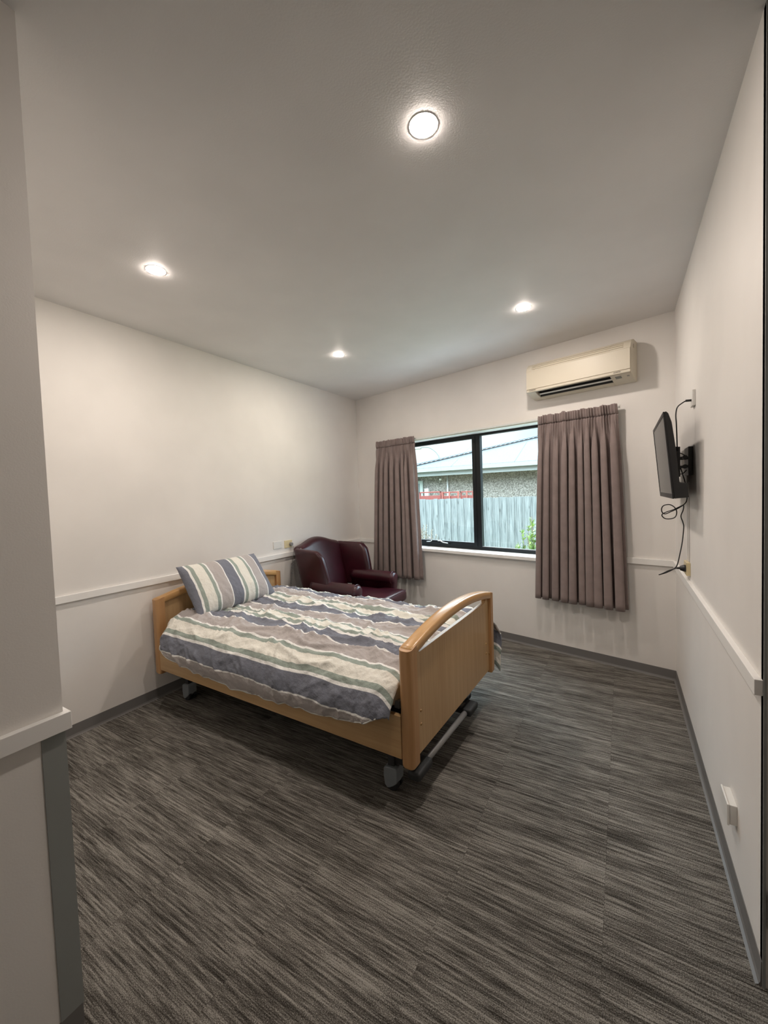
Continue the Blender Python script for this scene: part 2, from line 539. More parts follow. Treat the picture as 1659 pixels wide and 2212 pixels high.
# grey corner guard below the rail of the entry wall
bm = bmesh.new()
prism(bm, [(EX + 0.0025, EY - 0.052), (EX + 0.0025, EY + 0.0025), (EX - 0.05, EY + 0.0025), (EX - 0.05, EY), (EX, EY), (EX, EY - 0.052)], 2, 0.0722, ZR - RH - 0.0022)
st('trim_6', bm, M_GUARD)

# window head moulding, reveal lining and sill
st('trim_7', bxs(((WS0 - 0.02, -0.018, WZ1 + 0.001), (WS1 + 0.02, 0.0, WZ1 + 0.022))), paint('beige_moulding', (0.60, 0.48, 0.34), bump=0.02), mtx=BACK, bevel=0.002)

# ------------------------------------------------------------------ window
win = bpy.data.objects.new('window_1', None); link(win); win.matrix_world = BACK; tag(win, kind='structure')
YF = 0.150   # room-side face of the aluminium frame (local y)
def wpart(name, bm, m, **kw):
    o = new(name, bm, m, parent=win, **kw); return o
wpart('window_reveal', bxs(((WS0, 0, WZ0), (WS0 + 0.012, YF, WZ1)), ((WS1 - 0.012, 0, WZ0), (WS1, YF, WZ1)),
      ((WS0, 0.0, WZ1 - 0.006), (WS1, YF, WZ1))), M_TRIM)
wpart('window_sill', bxs(((WS0 - 0.045, -0.040, WZ0 - 0.034), (WS1 + 0.045, YF + 0.05, WZ0))), M_TRIM, bevel=0.004)
MS0, MS1 = 1.700, 1.771
bm = bmesh.new()
box(bm, (WS0 + 0.012, YF, WZ1 - 0.030), (WS1 - 0.012, YF + 0.045, WZ1 - 0.006))
box(bm, (WS0 + 0.012, YF, WZ0), (WS1 - 0.012, YF + 0.045, 0.892))
box(bm, (WS0 + 0.012, YF, 0.892), (WS0 + 0.045, YF + 0.045, WZ1 - 0.030))
box(bm, (WS1 - 0.045, YF, 0.892), (WS1 - 0.012, YF + 0.045, WZ1 - 0.030))
box(bm, (MS0 + 0.018, YF - 0.004, 0.892), (MS1, YF + 0.045, WZ1 - 0.030))
wpart('window_frame', bm, M_ALU, bevel=0.002)
# glazing bead ledge at the bottom of the fixed light
wpart('glazing_bead', bxs(((MS1, YF + 0.004, 0.892), (WS1 - 0.045, YF + 0.02, 0.899))), M_GREYSTEEL)
# awning sash on the left
bm = bmesh.new()
S0, S1, Z0, Z1 = WS0 + 0.045, MS0 + 0.018, 0.892, WZ1 - 0.030
for a, b in (((S0, Z0), (S1, 0.934)), ((S0, 2.060), (S1, Z1)), ((S0, 0.934), (S0 + 0.04, 2.060)), ((S1 - 0.042, 0.934), (S1, 2.060))):
    box(bm, (a[0], YF - 0.008, a[1]), (b[0], YF + 0.03, b[1]))
wpart('sash', bm, M_ALU, bevel=0.002)
wpart('pane', bxs(((S0 + 0.03, YF + 0.016, 0.925), (S1 - 0.03, YF + 0.021, 2.068))), M_GLASS)
wpart('pane', bxs(((MS1 - 0.008, YF + 0.018, 0.885), (WS1 - 0.035, YF + 0.023, 2.09))), M_GLASS)
# window stay and catch
bm = bmesh.new()
tube(bm, [(1.03, YF - 0.020, 0.913), (1.08, YF - 0.022, 0.916), (1.11, YF - 0.028, 0.926)], 0.006)
tube(bm, [(1.06, YF - 0.02, 0.94), (1.09, YF - 0.03, 0.955), (1.07, YF - 0.035, 0.968)], 0.006)
tube(bm, [(1.20, YF - 0.022, 0.930), (1.24, YF - 0.030, 0.934), (1.27, YF - 0.026, 0.918), (1.34, YF - 0.026, 0.910)], 0.0065)
h_ = wpart('window_catch', bm, M_STEEL, smooth=True); tag(h_, 'silver steel stay and catch')
wpart('catch_base', bxs(((1.02, YF - 0.022, 0.896), (1.36, YF - 0.008, 0.908))), M_ALU, bevel=0.002)

# ------------------------------------------------------------------ door jamb at the near end of the right wall
door = bpy.data.objects.new('door_1', None); link(door); door.location = (W, YE, 0); tag(door, kind='structure')
new('door_frame', bxs(((0.0, -0.004, 0), (0.007, 0.02, H))), M_GUARD, parent=door)
M_DOOR = paint('grey_green_door', (0.22, 0.22, 0.20), bump=0.03, rough=0.4)
M_DGAP = mat('door_gap_shade', (0.055, 0.05, 0.042), 0.6)
new('door_gap_shade', bxs(((0.007, 0.012, 0), (0.020, 0.05, H))), M_DGAP, parent=door)  # dark strip standing in for the shadow in the gap beside the leaf
new('door_leaf', bxs(((0.0205, -0.004, 0.008), (0.9, 0.036, H - 0.02))), M_DOOR, parent=door)
bm = bmesh.new()
for z0 in (1.868, 0.24):
    for dz, r in ((0.0, 0.0075), (0.034, 0.0068), (0.068, 0.0075)):
        cyl(bm, (0.0165, -0.010, z0 + dz - 0.048), (0.0165, -0.010, z0 + dz - 0.016), r)
    cyl(bm, (0.0165, -0.010, z0 - 0.052), (0.0165, -0.010, z0 + 0.058), 0.0052)
hg = new('hinge', bm, M_STEEL, parent=door, smooth=False); tag(hg, 'steel butt hinge')

# ================================================================== DOWNLIGHTS
def downlight(x, y, label):
    t = empty('ceiling_downlight', (x, y, H), 0, label, 'ceiling light', 'recessed downlights in the ceiling')
    bm = bmesh.new()
    lathe(bm, [(0.0452, 0.012), (0.0452, -0.0004), (0.0500, -0.0010), (0.0510, -0.0008), (0.0512, 0.001)], n=64)
    new('trim_ring', bm, M_TRIMLAMP, parent=t, smooth=True)
    bm = bmesh.new()
    lathe(bm, [(0.0450, 0.0), (0.0448, -0.0012), (0.042, -0.0026), (0.032, -0.0042), (0.016, -0.0052), (0, -0.0055)], n=64)
    new('diffuser', bm, M_LAMP, parent=t, smooth=True)
downlight(2.476, -3.17, 'glowing round downlight nearest the camera, highest in the photo, over the bed foot')
downlight(0.865, -3.18, 'glowing round downlight at far left of the ceiling above the bed head')
downlight(2.474, -1.515, 'glowing round downlight in front of the air conditioner')
downlight(0.872, -1.53, 'glowing round downlight over the armchair, the smallest looking and lowest in the photo')

# ================================================================== BED
BL, BW = 2.14, 1.225
TH = math.radians(-1.8)
BO = Vector((2.205, -2.93, 0)) - BL * Vector((math.cos(TH), math.sin(TH), 0))
bed = empty('hospital_bed', BO, TH, 'beech veneered care bed with arched headboard and footboard on grey castors', 'bed')
BM = Matrix.Translation(BO) @ Matrix.Rotation(TH, 4, 'Z')
YC = BW / 2
def arch(y): return 0.775 + 0.077 * max(0.0, 1 - ((y - YC) / YC) ** 2)
def endboard(name, x0, x1, outer):
    """outer: +1 when the outside face looks along +x"""
    xc = (x0 + x1) / 2
    px0, px1 = xc - 0.013, xc + 0.013
    # panel with the lower edge of the hand slot rounded up into the arch
    N = 40
    pts = [(0.05, 0.237), (BW - 0.05, 0.237), (BW - 0.05, 0.745)]
    ya, yb = 0.098, BW - 0.098
    for i in range(7):     # right rounding
        t = i / 6 * PI / 2
        pts.append((yb + 0.0 - 0.028 * math.sin(t) + 0.0, 0.745 - 0.0 - 0.018 * (1 - math.cos(t)) ))
    for i in range(7):
        t = (1 - i / 6) * PI / 2
        pts.append((ya + 0.028 * math.sin(t), 0.745 - 0.018 * (1 - math.cos(t))))
    pts.append((0.05, 0.745))
    if outer < 0:      # the headboard's panel runs up to its arched rail
        pts = [(0.05, 0.237), (BW - 0.05, 0.237)] + [(BW - 0.05 - (BW - 0.10) * i / 24, arch(BW - 0.05 - (BW - 0.10) * i / 24) - 0.03) for i in range(25)]
    bm = prism(bmesh.new(), pts, 0, px0, px1)
    b = new(name, bm, M_BEECH_V, parent=bed, bevel=0.003)
    # arched rail
    bm = bmesh.new()
    prof = []
    hw = (x1 - x0) / 2
    NN = 44
    def ring(y):
        zo = arch(y); dep = 0.052
        if y < 0.10 or y > BW - 0.10:
            dep = 0.052
        c = zo - dep / 2
        R = []
        for a in range(16):
            t = 2 * PI * a / 16
            cx_, cz_ = math.cos(t), math.sin(t)
            e = 0.42
            R.append((xc + hw * math.copysign(abs(cx_) ** e, cx_), y, c + dep / 2 * math.copysign(abs(cz_) ** e, cz_)))
        return R
    rings = [[bm.verts.new(p) for p in ring(0.02 + (BW - 0.04) * i / NN)] for i in range(NN + 1)]
    for A, B in zip(rings, rings[1:]):
        for j in range(16): bm.faces.new((A[j], A[(j + 1) % 16], B[(j + 1) % 16], B[j]))
    bm.faces.new(rings[0]); bm.faces.new(rings[-1][::-1])
    r = new('top_rail', bm, M_BEECH_Y, parent=bed, smooth=True)
    if outer > 0: tag(r, 'arched rail with a hand slot beneath it')
    # posts with rounded front edges, cut to the slope of the arch
    for s in (0, 1):
        bm = bmesh.new()
        rad = 0.024
        ptsx = []
        y_out, y_in = 0.0, 0.066
        def cyx(yy): return yy if s == 0 else BW - yy
        poly = []
        for i in range(7):
            t = PI + i / 6 * PI / 2
            poly.append((x0 + rad + rad * math.cos(t), y_out + rad + rad * math.sin(t)))
        for i in range(7):
            t = 1.5 * PI + i / 6 * PI / 2
            poly.append((x1 - rad + rad * math.cos(t), y_out + rad + rad * math.sin(t)))
        poly += [(x1, y_in), (x0, y_in)]
        bot, top = 0.216, None
        A = []; B = []; C_ = []
        for (px, py) in poly:
            inset = 0.92
            A.append(bm.verts.new((xc + (px - xc) * 0.82, cyx(0.033 + (py - 0.033) * 0.82), bot)))
            C_.append(bm.verts.new((px, cyx(py), bot + 0.012)))
            B.append(bm.verts.new((px, cyx(py), arch(py + 0.0) - 0.004)))
        n = len(poly)
        bm.faces.new(A); bm.faces.new(B[::-1])
        for i in range(n):
            j = (i + 1) % n
            bm.faces.new((A[i], A[j], C_[j], C_[i])); bm.faces.new((C_[i], C_[j], B[j], B[i]))
        o = new('corner_post', bm, M_BEECH_POST, parent=bed, smooth=False, bevel=0.0015)
        # screw caps on the outside face, two up and one at the post joint
        if outer > 0:
            xs = px1
            bm = bmesh.new()
            for (yy, zz, rr) in ((0.125, 0.441, 0.0085), (0.125, 0.375, 0.0085), (0.073, 0.358, 0.006)):
                yq = yy if s == 0 else BW - yy
                cyl(bm, (xs - 0.002, yq, zz), (xs + (0.005 if yy > 0.1 else 0.0085), yq, zz), rr, rr * 0.6, 16)
            new_split('screw_cap', bm, M_GOLD, parent=bed)
fb = endboard('footboard', 2.098, 2.166, 1)
hb = endboard('headboard', -0.022, 0.046, -1)
for y0, y1 in ((0.006, 0.030), (BW - 0.030, BW - 0.006)):
    new('side_rail', bxs(((0.046, y0, 0.252), (2.10, y1, 0.457))), M_BEECH_X, parent=bed, bevel=0.003)
# steel chassis
bm = bmesh.new()
for y in (0.09, BW - 0.13):
    box(bm, (0.06, y, 0.30), (2.09, y + 0.04, 0.36))
    box(bm, (0.06, y, 0.42), (2.09, y + 0.03, 0.45))
for x in (0.12, 0.70, 1.35, 1.98):
    box(bm, (x, 0.09, 0.30), (x + 0.04, BW - 0.09, 0.35))
for x in [0.10 + 0.14 * i for i in range(15)]:
    box(bm, (x, 0.06, 0.452), (x + 0.05, BW - 0.06, 0.462))
new('bed_chassis', bm, M_DARKSTEEL, parent=bed)
new_split('mattress_bracket', bxs(((1.93, 0.05, 0.462), (2.00, 0.10, 0.492)), ((2.04, 0.05, 0.462), (2.07, 0.075, 0.50))), M_CASTER, parent=bed, bevel=0.004)
# castors
for x, y in ((1.975, 0.125), (0.16, 0.15), (1.975, BW - 0.125), (0.16, BW - 0.15)):
    bm = bmesh.new()
    box(bm, (x - 0.018, y - 0.018, 0.10), (x + 0.018, y + 0.018, 0.30))
    leg = new('castor_leg', bm, M_DARKSTEEL, parent=bed)
    bm = bmesh.new()
    def hood(p):
        q = Vector(p)
        return q
    # hood: half round shell
    pts = [(0.88 * a_, 0.92 * b_) for a_, b_ in [(-0.036, 0.024), (-0.020, 0.010), (-0.006, 0.014), (0.020, 0.030), (0.046, 0.052), (0.049, 0.075), (0.049, 0.122), (0.040, 0.134), (-0.030, 0.128), (-0.042, 0.118), (-0.044, 0.075)]]
    bmh = bmesh.new()
    prism(bmh, [(x + a, b) for a, b in pts] , 1, y - 0.034, y + 0.034)
    cs = new('castor_hood', bmh, M_CASTER, parent=leg, bevel=0.006)
    tag(cs, 'pale grey plastic castor hood')
    bmw = bmesh.new()
    for yy in (y - 0.030, y + 0.008):
        cyl(bmw, (x + 0.004, yy, 0.040), (x + 0.004, yy + 0.022, 0.040), 0.040, n=28)
    new('wheel', bmw, M_RUBBER, parent=leg, bevel=0.004)
# brake bar between two pedals
bm = bmesh.new()
tube(bm, [(2.134, 0.16, 0.155), (2.148, 0.70, 0.160)], 0.016, n=16, k=2)
bb = new('brake_bar', bm, M_GREYSTEEL, parent=bed, smooth=True)
for y0, y1 in ((0.045, 0.195), (0.675, 0.810)):
    bm = bmesh.new()
    rbox(bm, (2.136 if y0 < 0.1 else 2.152, (y0 + y1) / 2, 0.156 if y0 < 0.1 else 0.163), (0.034, (y1 - y0) / 2, 0.022), 0.014, n=2)
    new('brake_pedal', bm, M_RUBBER, parent=bb, smooth=True)
bm = bmesh.new()
for y in (0.13, 0.72):
    box(bm, (2.00, y - 0.012, 0.135), (2.14, y + 0.012, 0.165)); box(bm, (1.99, y - 0.012, 0.10), (2.01, y + 0.012, 0.30))
new_split('pedal_arm', bm, M_DARKSTEEL, parent=bb)

# ------------------------------------------------------------------ mattress
bm = bmesh.new()
rbox(bm, (0, 0, 0), (0.985, 0.575, 0.075), 0.035, n=10)
ma = new('mattress', bm, M_SHEET, smooth=True, mtx=BM @ Matrix.Translation((1.070, YC, 0.539)))
tag(ma, 'mattress under a cream sheet, lying on the care bed beneath the duvet', 'mattress')

# ------------------------------------------------------------------ duvet
def fbm(p, o=4):
    s = 0; a = 1
    for _ in range(o):
        s += a * noise.noise(p); p = p * 2.03; a *= 0.5
    return s
def ridge(p, o=3):
    s = 0; a = 1
    for _ in range(o):
        s += a * (1 - abs(noise.noise(p)) * 2.0) ** 3 if abs(noise.noise(p)) < 0.5 else 0
        p = p * 1.9 + Vector((3.1, 1.7, 5.2)); a *= 0.5
    return s

# cross-section from the middle outwards to the hem, (distance out from the bed's edge line, z)
ZT = 0.655
prof = [(YC, ZT), (0.30, ZT), (0.19, ZT - 0.002), (0.11, ZT - 0.012), (0.035, ZT - 0.038), (-0.025, ZT - 0.080), (-0.062, ZT - 0.132),
        (-0.078, ZT - 0.185), (-0.076, ZT - 0.235), (-0.062, ZT - 0.275), (-0.050, ZT - 0.300), (-0.047, ZT - 0.34), (-0.046, ZT - 0.45)]
prof = [Vector((a, b, 0)) for a, b in prof]
pp = spline(prof, 10)
cum = [0.0]
for a, b in zip(pp, pp[1:]): cum.append(cum[-1] + (b - a).length)
def prof_at(s):
    s = max(0, min(cum[-1], s))
    lo, hi = 0, len(cum) - 1
    while hi - lo > 1:
        m = (lo + hi) // 2
        if cum[m] <= s: lo = m
        else: hi = m
    t = (s - cum[lo]) / max(1e-9, cum[hi] - cum[lo])
    p = pp[lo].lerp(pp[hi], t); d = (pp[hi] - pp[lo]).normalized()
    return p, Vector((-d.y, d.x, 0)) * -1
def interp(x, tab):
    if x <= tab[0][0]: return tab[0][1]
    for (a, b), (c, d) in zip(tab, tab[1:]):
        if x <= c:
            t = (x - a) / (c - a); return b + (d - b) * t
    return tab[-1][1]
HEM_N = [(0.10, 0.52), (0.18, 0.465), (0.26, 0.432), (0.36, 0.405), (0.5, 0.378), (0.67, 0.355), (1.03, 0.347), (1.35, 0.360), (1.68, 0.385), (1.88, 0.412), (1.97, 0.44), (2.03, 0.475), (2.075, 0.52)]
HEM_F = [(0.10, 0.50), (0.3, 0.42), (1.0, 0.38), (1.7, 0.36), (1.9, 0.33), (2.0, 0.24), (2.075, 0.215)]
zlist = [p.y for p in pp]
def s_of_hem(z):
    for i in range(len(pp) - 1, 0, -1):
        if pp[i - 1].y >= z >= pp[i].y or pp[i].y >= z: 
            return cum[i]
    return cum[-1]
def s_for(z):
    best = cum[-1]
    for i in range(len(pp)):
        if pp[i].y <= z and pp[i].x < 0.1:
            return cum[i]
    return best
SMAX = cum[-1]
X0D, X1D = 0.075, 2.082
def duvet_pt(u, v, inner=0.0):
    x = X0D + (X1D - X0D) * u
    side = -1 if v < 0.5 else 1
    hz = interp(x, HEM_N if side < 0 else HEM_F)
    sh = s_for(hz)
    q = abs(v - 0.5) * 2
    # denser sampling toward the side
    s = q * sh
    p, nrm = prof_at(s)
    y = p.x if side < 0 else BW - p.x
    z = p.y
    ny = nrm.x if side < 0 else -nrm.x
    nz_ = nrm.y
    if nz_ < 0 and s < 0.4: ny, nz_ = -ny, -nz_
    n3 = Vector((0, ny, nz_))
    # towards the head the cover ends in a rounded corner, at the foot it is tucked in
    drop = max(0.0, min(1.0, (s - 0.42) / 0.35))
    e0 = max(0.0, 1 - u / 0.085)
    x += e0 * 0.125 * drop
    low = math.sqrt(max(0.0, 1 - (1 - min(1, u / 0.035)) ** 2))
    z -= (1 - low) * 0.055
    ef = max(0.0, 1 - (1 - u) / 0.04)
    z -= ef * ef * 0.05
    if side > 0:       # the far foot corner hangs out past the post
        kf = max(0.0, min(1.0, (u - 0.90) / 0.09)) * drop
        x += 0.085 * kf; y += 0.085 * kf
    ww = Vector((x * 1.0, (s * side) * 1.0 + 3.0, 0.0))
    # puffiness, long creases and crumple
    warp = Vector((noise.noise(ww * 3.1), noise.noise(ww * 3.1 + Vector((9, 2, 4))), 0)) * 0.10
    q1 = ww + warp
    big = fbm(q1 * 2.2, 2) * 0.020
    foot = max(0.0, min(1.0, (u - 0.30) / 0.3))
    lc = ridge(Vector((q1.x * 2.0, q1.y * 7.0, 1.3)), 2) * 0.022            # folds along the bed
    dg = ridge(Vector((q1.x * 5.0 + q1.y * 3.5, q1.y * 5.0 - q1.x * 2.0, 4.2)), 3) * 0.0125
    sd = ridge(Vector((q1.x * 7.5 + q1.y * 2.0, q1.y * 2.2, 7.7)), 3) * 0.012   # folds down the side
    fine = fbm(q1 * 17.0, 3) * 0.004 + ridge(Vector((q1.x * 12 - q1.y * 6, q1.y * 11 + q1.x * 5, 8.8)), 2) * 0.0035
    a_top = 1 - drop
    d = big * (1 - 0.6 * drop) + lc * a_top + dg * (0.9 * a_top + 0.35) + sd * drop * 1.0 + fine
    d -= 0.012
    return Vector((x, y, z)) + n3 * (d - inner), s * side

NU, NV = 250, 230
def vmap(j):      # finer sampling over the edges of the bed
    return j
bm = bmesh.new()
uvl = bm.loops.layers.uv.verify()
G = []
UVs = []
SN = s_for(0.35)
for i in range(NU + 1):
    row = []; ur = []
    for j in range(NV + 1):
        p, s = duvet_pt(i / NU, j / NV)
        row.append(bm.verts.new(p))
        hemoff = 1.015 - 0.003
        wob = 0.013 * noise.noise(Vector((p.x * 4, p.y * 4, 2.0))) + 0.003 * noise.noise(Vector((p.x * 14, p.y * 11, 5.0)))
        skew = 0.0
        ur.append(((s + SN + wob + skew) / 0.39, p.x))
    G.append(row); UVs.append(ur)
for i in range(NU):
    for j in range(NV):
        f = bm.faces.new((G[i][j], G[i + 1][j], G[i + 1][j + 1], G[i][j + 1]))
        for l, (a, b) in zip(f.loops, ((i, j), (i + 1, j), (i + 1, j + 1), (i, j + 1))): l[uvl].uv = UVs[a][b]
duv = new('duvet', bm, M_LINEN, smooth=True, mtx=BM)
md = duv.modifiers.new('solidify', 'SOLIDIFY'); md.thickness = 0.012; md.offset = -1 if True else 1
tag(duv, 'crumpled striped duvet in slate, taupe, sage green and cream spread over the bed', 'duvet')
# piped hem along the near edge
bm = bmesh.new()
tube(bm, [duvet_pt(0.03 + 0.94 * i / 60, 0.0)[0] for i in range(61)], 0.0035, n=6, k=3)
hm = new('hem', bm, M_HEM, smooth=True, parent=duv)
hm.matrix_parent_inverse = Matrix.Identity(4)

# ------------------------------------------------------------------ pillow
PWID, PHGT, PTH = 0.725, 0.44, 0.102
bm = bmesh.new()
uvl = bm.loops.layers.uv.verify()
def pillow_pt(a, b, side):
    A = 2 * a - 1; B = 2 * b - 1
    ea = max(0.0, 1 - abs(A) ** 3.2); eb = max(0.0, 1 - abs(B) ** 2.6)
    th = PTH * (ea ** 0.55) * (eb ** 0.55)
    pin = 1 - 0.055 * (1 - abs(A) ** 2) * abs(B) ** 3
    pin2 = 1 - 0.035 * (1 - abs(B) ** 2) * abs(A) ** 3
    X = A * PWID / 2 * pin2; Z = B * PHGT / 2 * pin
    w = Vector((X * 6, Z * 4, 3.3 * side))
    wr = ridge(Vector((X * 9 + Z * 2.5, Z * 4.0, 5.5 * side)), 3) * 0.006 * (1.15 - b) + fbm(w * 2, 2) * 0.004
    sag = -0.02 * (1 - b) * (1 - abs(A))
    return Vector((X, side * (th + (wr if th > 0.012 else wr * th / 0.012)), Z + 0.0))
NA, NBq = 96, 64
for side in (-1, 1):
    G = [[bm.verts.new(pillow_pt(i / NA, j / NBq, side)) for j in range(NBq + 1)] for i in range(NA + 1)]
    for i in range(NA):
        for j in range(NBq):
            f = bm.faces.new((G[i][j], G[i + 1][j], G[i + 1][j + 1], G[i][j + 1]))
            for l, (a, b) in zip(f.loops, ((i, j), (i + 1, j), (i + 1, j + 1), (i, j + 1))):
                l[uvl].uv = (((a / NA) * PWID) / 0.345 + 0.455 + 0.012 * noise.noise(Vector((a * 0.1, b * 0.12, 0))), b / NBq)
bmesh.ops.remove_doubles(bm, verts=bm.verts[:], dist=0.0006)
# pillow local: x across the bed, y = thickness (front = -1 side), z up its height
# bed local placement: bottom at (0.27, 0.68), top at (0.06, 0.97)
P0 = Vector((0.345, 0, 0.652)); P1 = Vector((0.095, 0, 0.990))
zax = (P1 - P0).normalized(); xax = Vector((0, 1, 0.02)).normalized(); yax = zax.cross(xax)
xax = yax.cross(zax).normalized()
ctr = (P0 + P1) / 2 + Vector((0, 0.502, 0))
PM = Matrix(((xax.x, yax.x, zax.x, ctr.x), (xax.y, yax.y, zax.y, ctr.y), (xax.z, yax.z, zax.z, ctr.z), (0, 0, 0, 1)))
pil = new('pillow', bm, M_LINEN, smooth=True, mtx=BM @ PM)
tag(pil, 'striped pillow propped upright against the headboard on the duvet', 'pillow')

# ================================================================== ARMCHAIR
AC_X, AC_Y = 0.10, -1.05
ch = empty('wingback_armchair', (AC_X, AC_Y, 0), math.radians(0.0), 'burgundy leather wingback armchair in the corner between bed and left curtain', 'armchair')
# local x forward, y across; z up
def cpart(name, bm, m=M_LEATHER, **kw): return new(name, bm, m, parent=ch, smooth=True, **kw)
# seat base
bm = bmesh.new(); rbox(bm, (0.50, 0, 0.245), (0.37, 0.335, 0.105), 0.03); cpart('seat_base', bm)
# seat cushion, T shape with a domed top
bm = bmesh.new()
def cush(p):
    x, y, z = p
    t = 0 if x < 0.12 else min(1, (x - 0.12) / 0.05)
    y2 = y * (1 + 0.30 * t)
    if z > 0: z += 0.022 * (1 - (x / 0.42) ** 2) * (1 - (y / 0.30) ** 2)
    return (x, y2, z)
rbox(bm, (0.555, 0, 0.405), (0.405, 0.275, 0.062), 0.045, cush, n=14)
cpart('seat_cushion', bm)
bm = bmesh.new()
edge = [(0.915, -0.338, 0.448), (0.938, -0.325, 0.452), (0.950, 0, 0.461), (0.938, 0.325, 0.452), (0.915, 0.338, 0.448)]
tube(bm, edge, 0.005, n=8, k=8); cpart('seat_piping', bm, M_LEATHER_PIPE)
# arms: rolled top above a side panel
for s in (-1, 1):
    bm = bmesh.new()
    def armf(p, s=s):
        x, y, z = p
        top = max(0.0, min(1.0, (z - 0.02) / 0.10))
        return (x, y + s * 0.030 * top, z + 0.006 * (x / 0.2))
    # section of the arm: scroll
    sec = []
    for i in range(22):
        t = -0.28 * PI + i / 21 * 1.56 * PI
        sec.append((0.074 * math.cos(t), 0.572 + 0.070 * math.sin(t)))
    sec = [(-0.052, 0.20)] + [(0.050, 0.20)] + sec
    xs = [0.26, 0.30, 0.40, 0.52, 0.64, 0.74, 0.775, 0.795, 0.808, 0.815]
    sc_ = [1, 1, 1, 1, 1, 1, 0.985, 0.93, 0.80, 0.60]
    rings = []
    for x, q in zip(xs, sc_):
        R = []
        for (a, b) in sec:
            cz = 0.572 if b > 0.45 else 0.40
            bb_ = b
            if q < 1:
                a2 = a * q; bb_ = 0.50 + (b - 0.50) * (1 - (1 - q) * 0.45)
                if b > 0.45: bb_ = 0.572 + (b - 0.572) * q
            else: a2 = a
            R.append(bm.verts.new((x, s * (0.352 + a2), bb_ + 0.012 * (1 - (x - 0.26) / 0.55))))
        rings.append(R)
    n = len(sec)
    for A, B in zip(rings, rings[1:]):
        for j in range(n): bm.faces.new((A[j], A[(j + 1) % n], B[(j + 1) % n], B[j]))
    bm.faces.new(rings[0]); bm.faces.new(rings[-1][::-1])
    arm = cpart('armrest', bm)
    bm = bmesh.new()
    tube(bm, [(0.782, s * (0.352 + a * 1.0), b + 0.002) for (a, b) in sec[2:]] , 0.0045, n=8, k=3)
    o = new('arm_piping', bm, M_LEATHER_PIPE, parent=arm, smooth=True)
# back: reclined slab with a camel top
bm = bmesh.new()
def recl(z): return 0.235 - 0.165 * (z - 0.30) / 0.70      # x of the back's front face by height
def backf(p):
    x, y, z = p
    zt = z / 0.36                       # -1..1
    camel = 0.055 * (0.5 + 0.5 * math.cos(min(1.0, abs(y) / 0.30) * PI)) - 0.02 * (abs(y) / 0.33) ** 2
    h = max(0.0, (z + 0.36) / 0.72)
    z2 = z + camel * h ** 2
    front = 0.035 * (1 - (y / 0.33) ** 2) * math.sin(PI * min(1, h)) if x > 0 else 0
    zz = z2 + 0.66
    return (x + recl(zz) - 0.05 + front, y * (1 + 0.06 * h), z2)
rbox(bm, (0, 0, 0.635), (0.062, 0.325, 0.36), 0.045, backf, n=14)
cpart('backrest', bm)
# wings
for s in (-1, 1):
    bm = bmesh.new()
    def wingf(p, s=s):
        x, y, z = p                      # x -0.16..0.16, z -0.27..0.27
        h = min(1.0, max(0.0, (z + 0.27) / 0.54))           # 0 bottom .. 1 top
        zz = 0.47 + 0.495 * h
        back = recl(zz) - 0.055
        front = 0.500 - 0.100 * h + 0.020 * math.sin(PI * h) - 0.05 * max(0.0, h - 0.86) / 0.14
        u = (x + 0.16) / 0.32
        X = back + u * (front - back)
        flare = 0.045 * u * (0.2 + 0.8 * h)
        bulge = 0.014 * math.sin(PI * min(1, max(0, u))) * math.sin(PI * h)
        drop = -0.012 * u * h
        return (X, s * (0.350 + flare) + y - s * bulge * (1 if y * s < 0 else 0), zz + drop)
    rbox(bm, (0, 0, 0), (0.16, 0.036, 0.27), 0.030, wingf, n=12)
    wg = cpart('wing', bm)
    bm = bmesh.new()
    pts = []
    for i in range(12):
        z = -0.10 + 0.355 * i / 11
        p = wingf((0.158, s * 0.022, z)); pts.append(p)
    tube(bm, pts, 0.0045, n=8, k=3)
    new('wing_piping', bm, M_LEATHER_PIPE, parent=wg, smooth=True)
# lower back panel and legs
for x, y in ((0.16, -0.27), (0.16, 0.27), (0.80, -0.28), (0.80, 0.28)):
    bm = bmesh.new(); cyl(bm, (x, y, 0), (x, y, 0.145), 0.018, 0.026, 16)
    new('leg', bm, mat('dark_stained_leg', (0.05, 0.022, 0.012), 0.4), parent=ch, smooth=True)

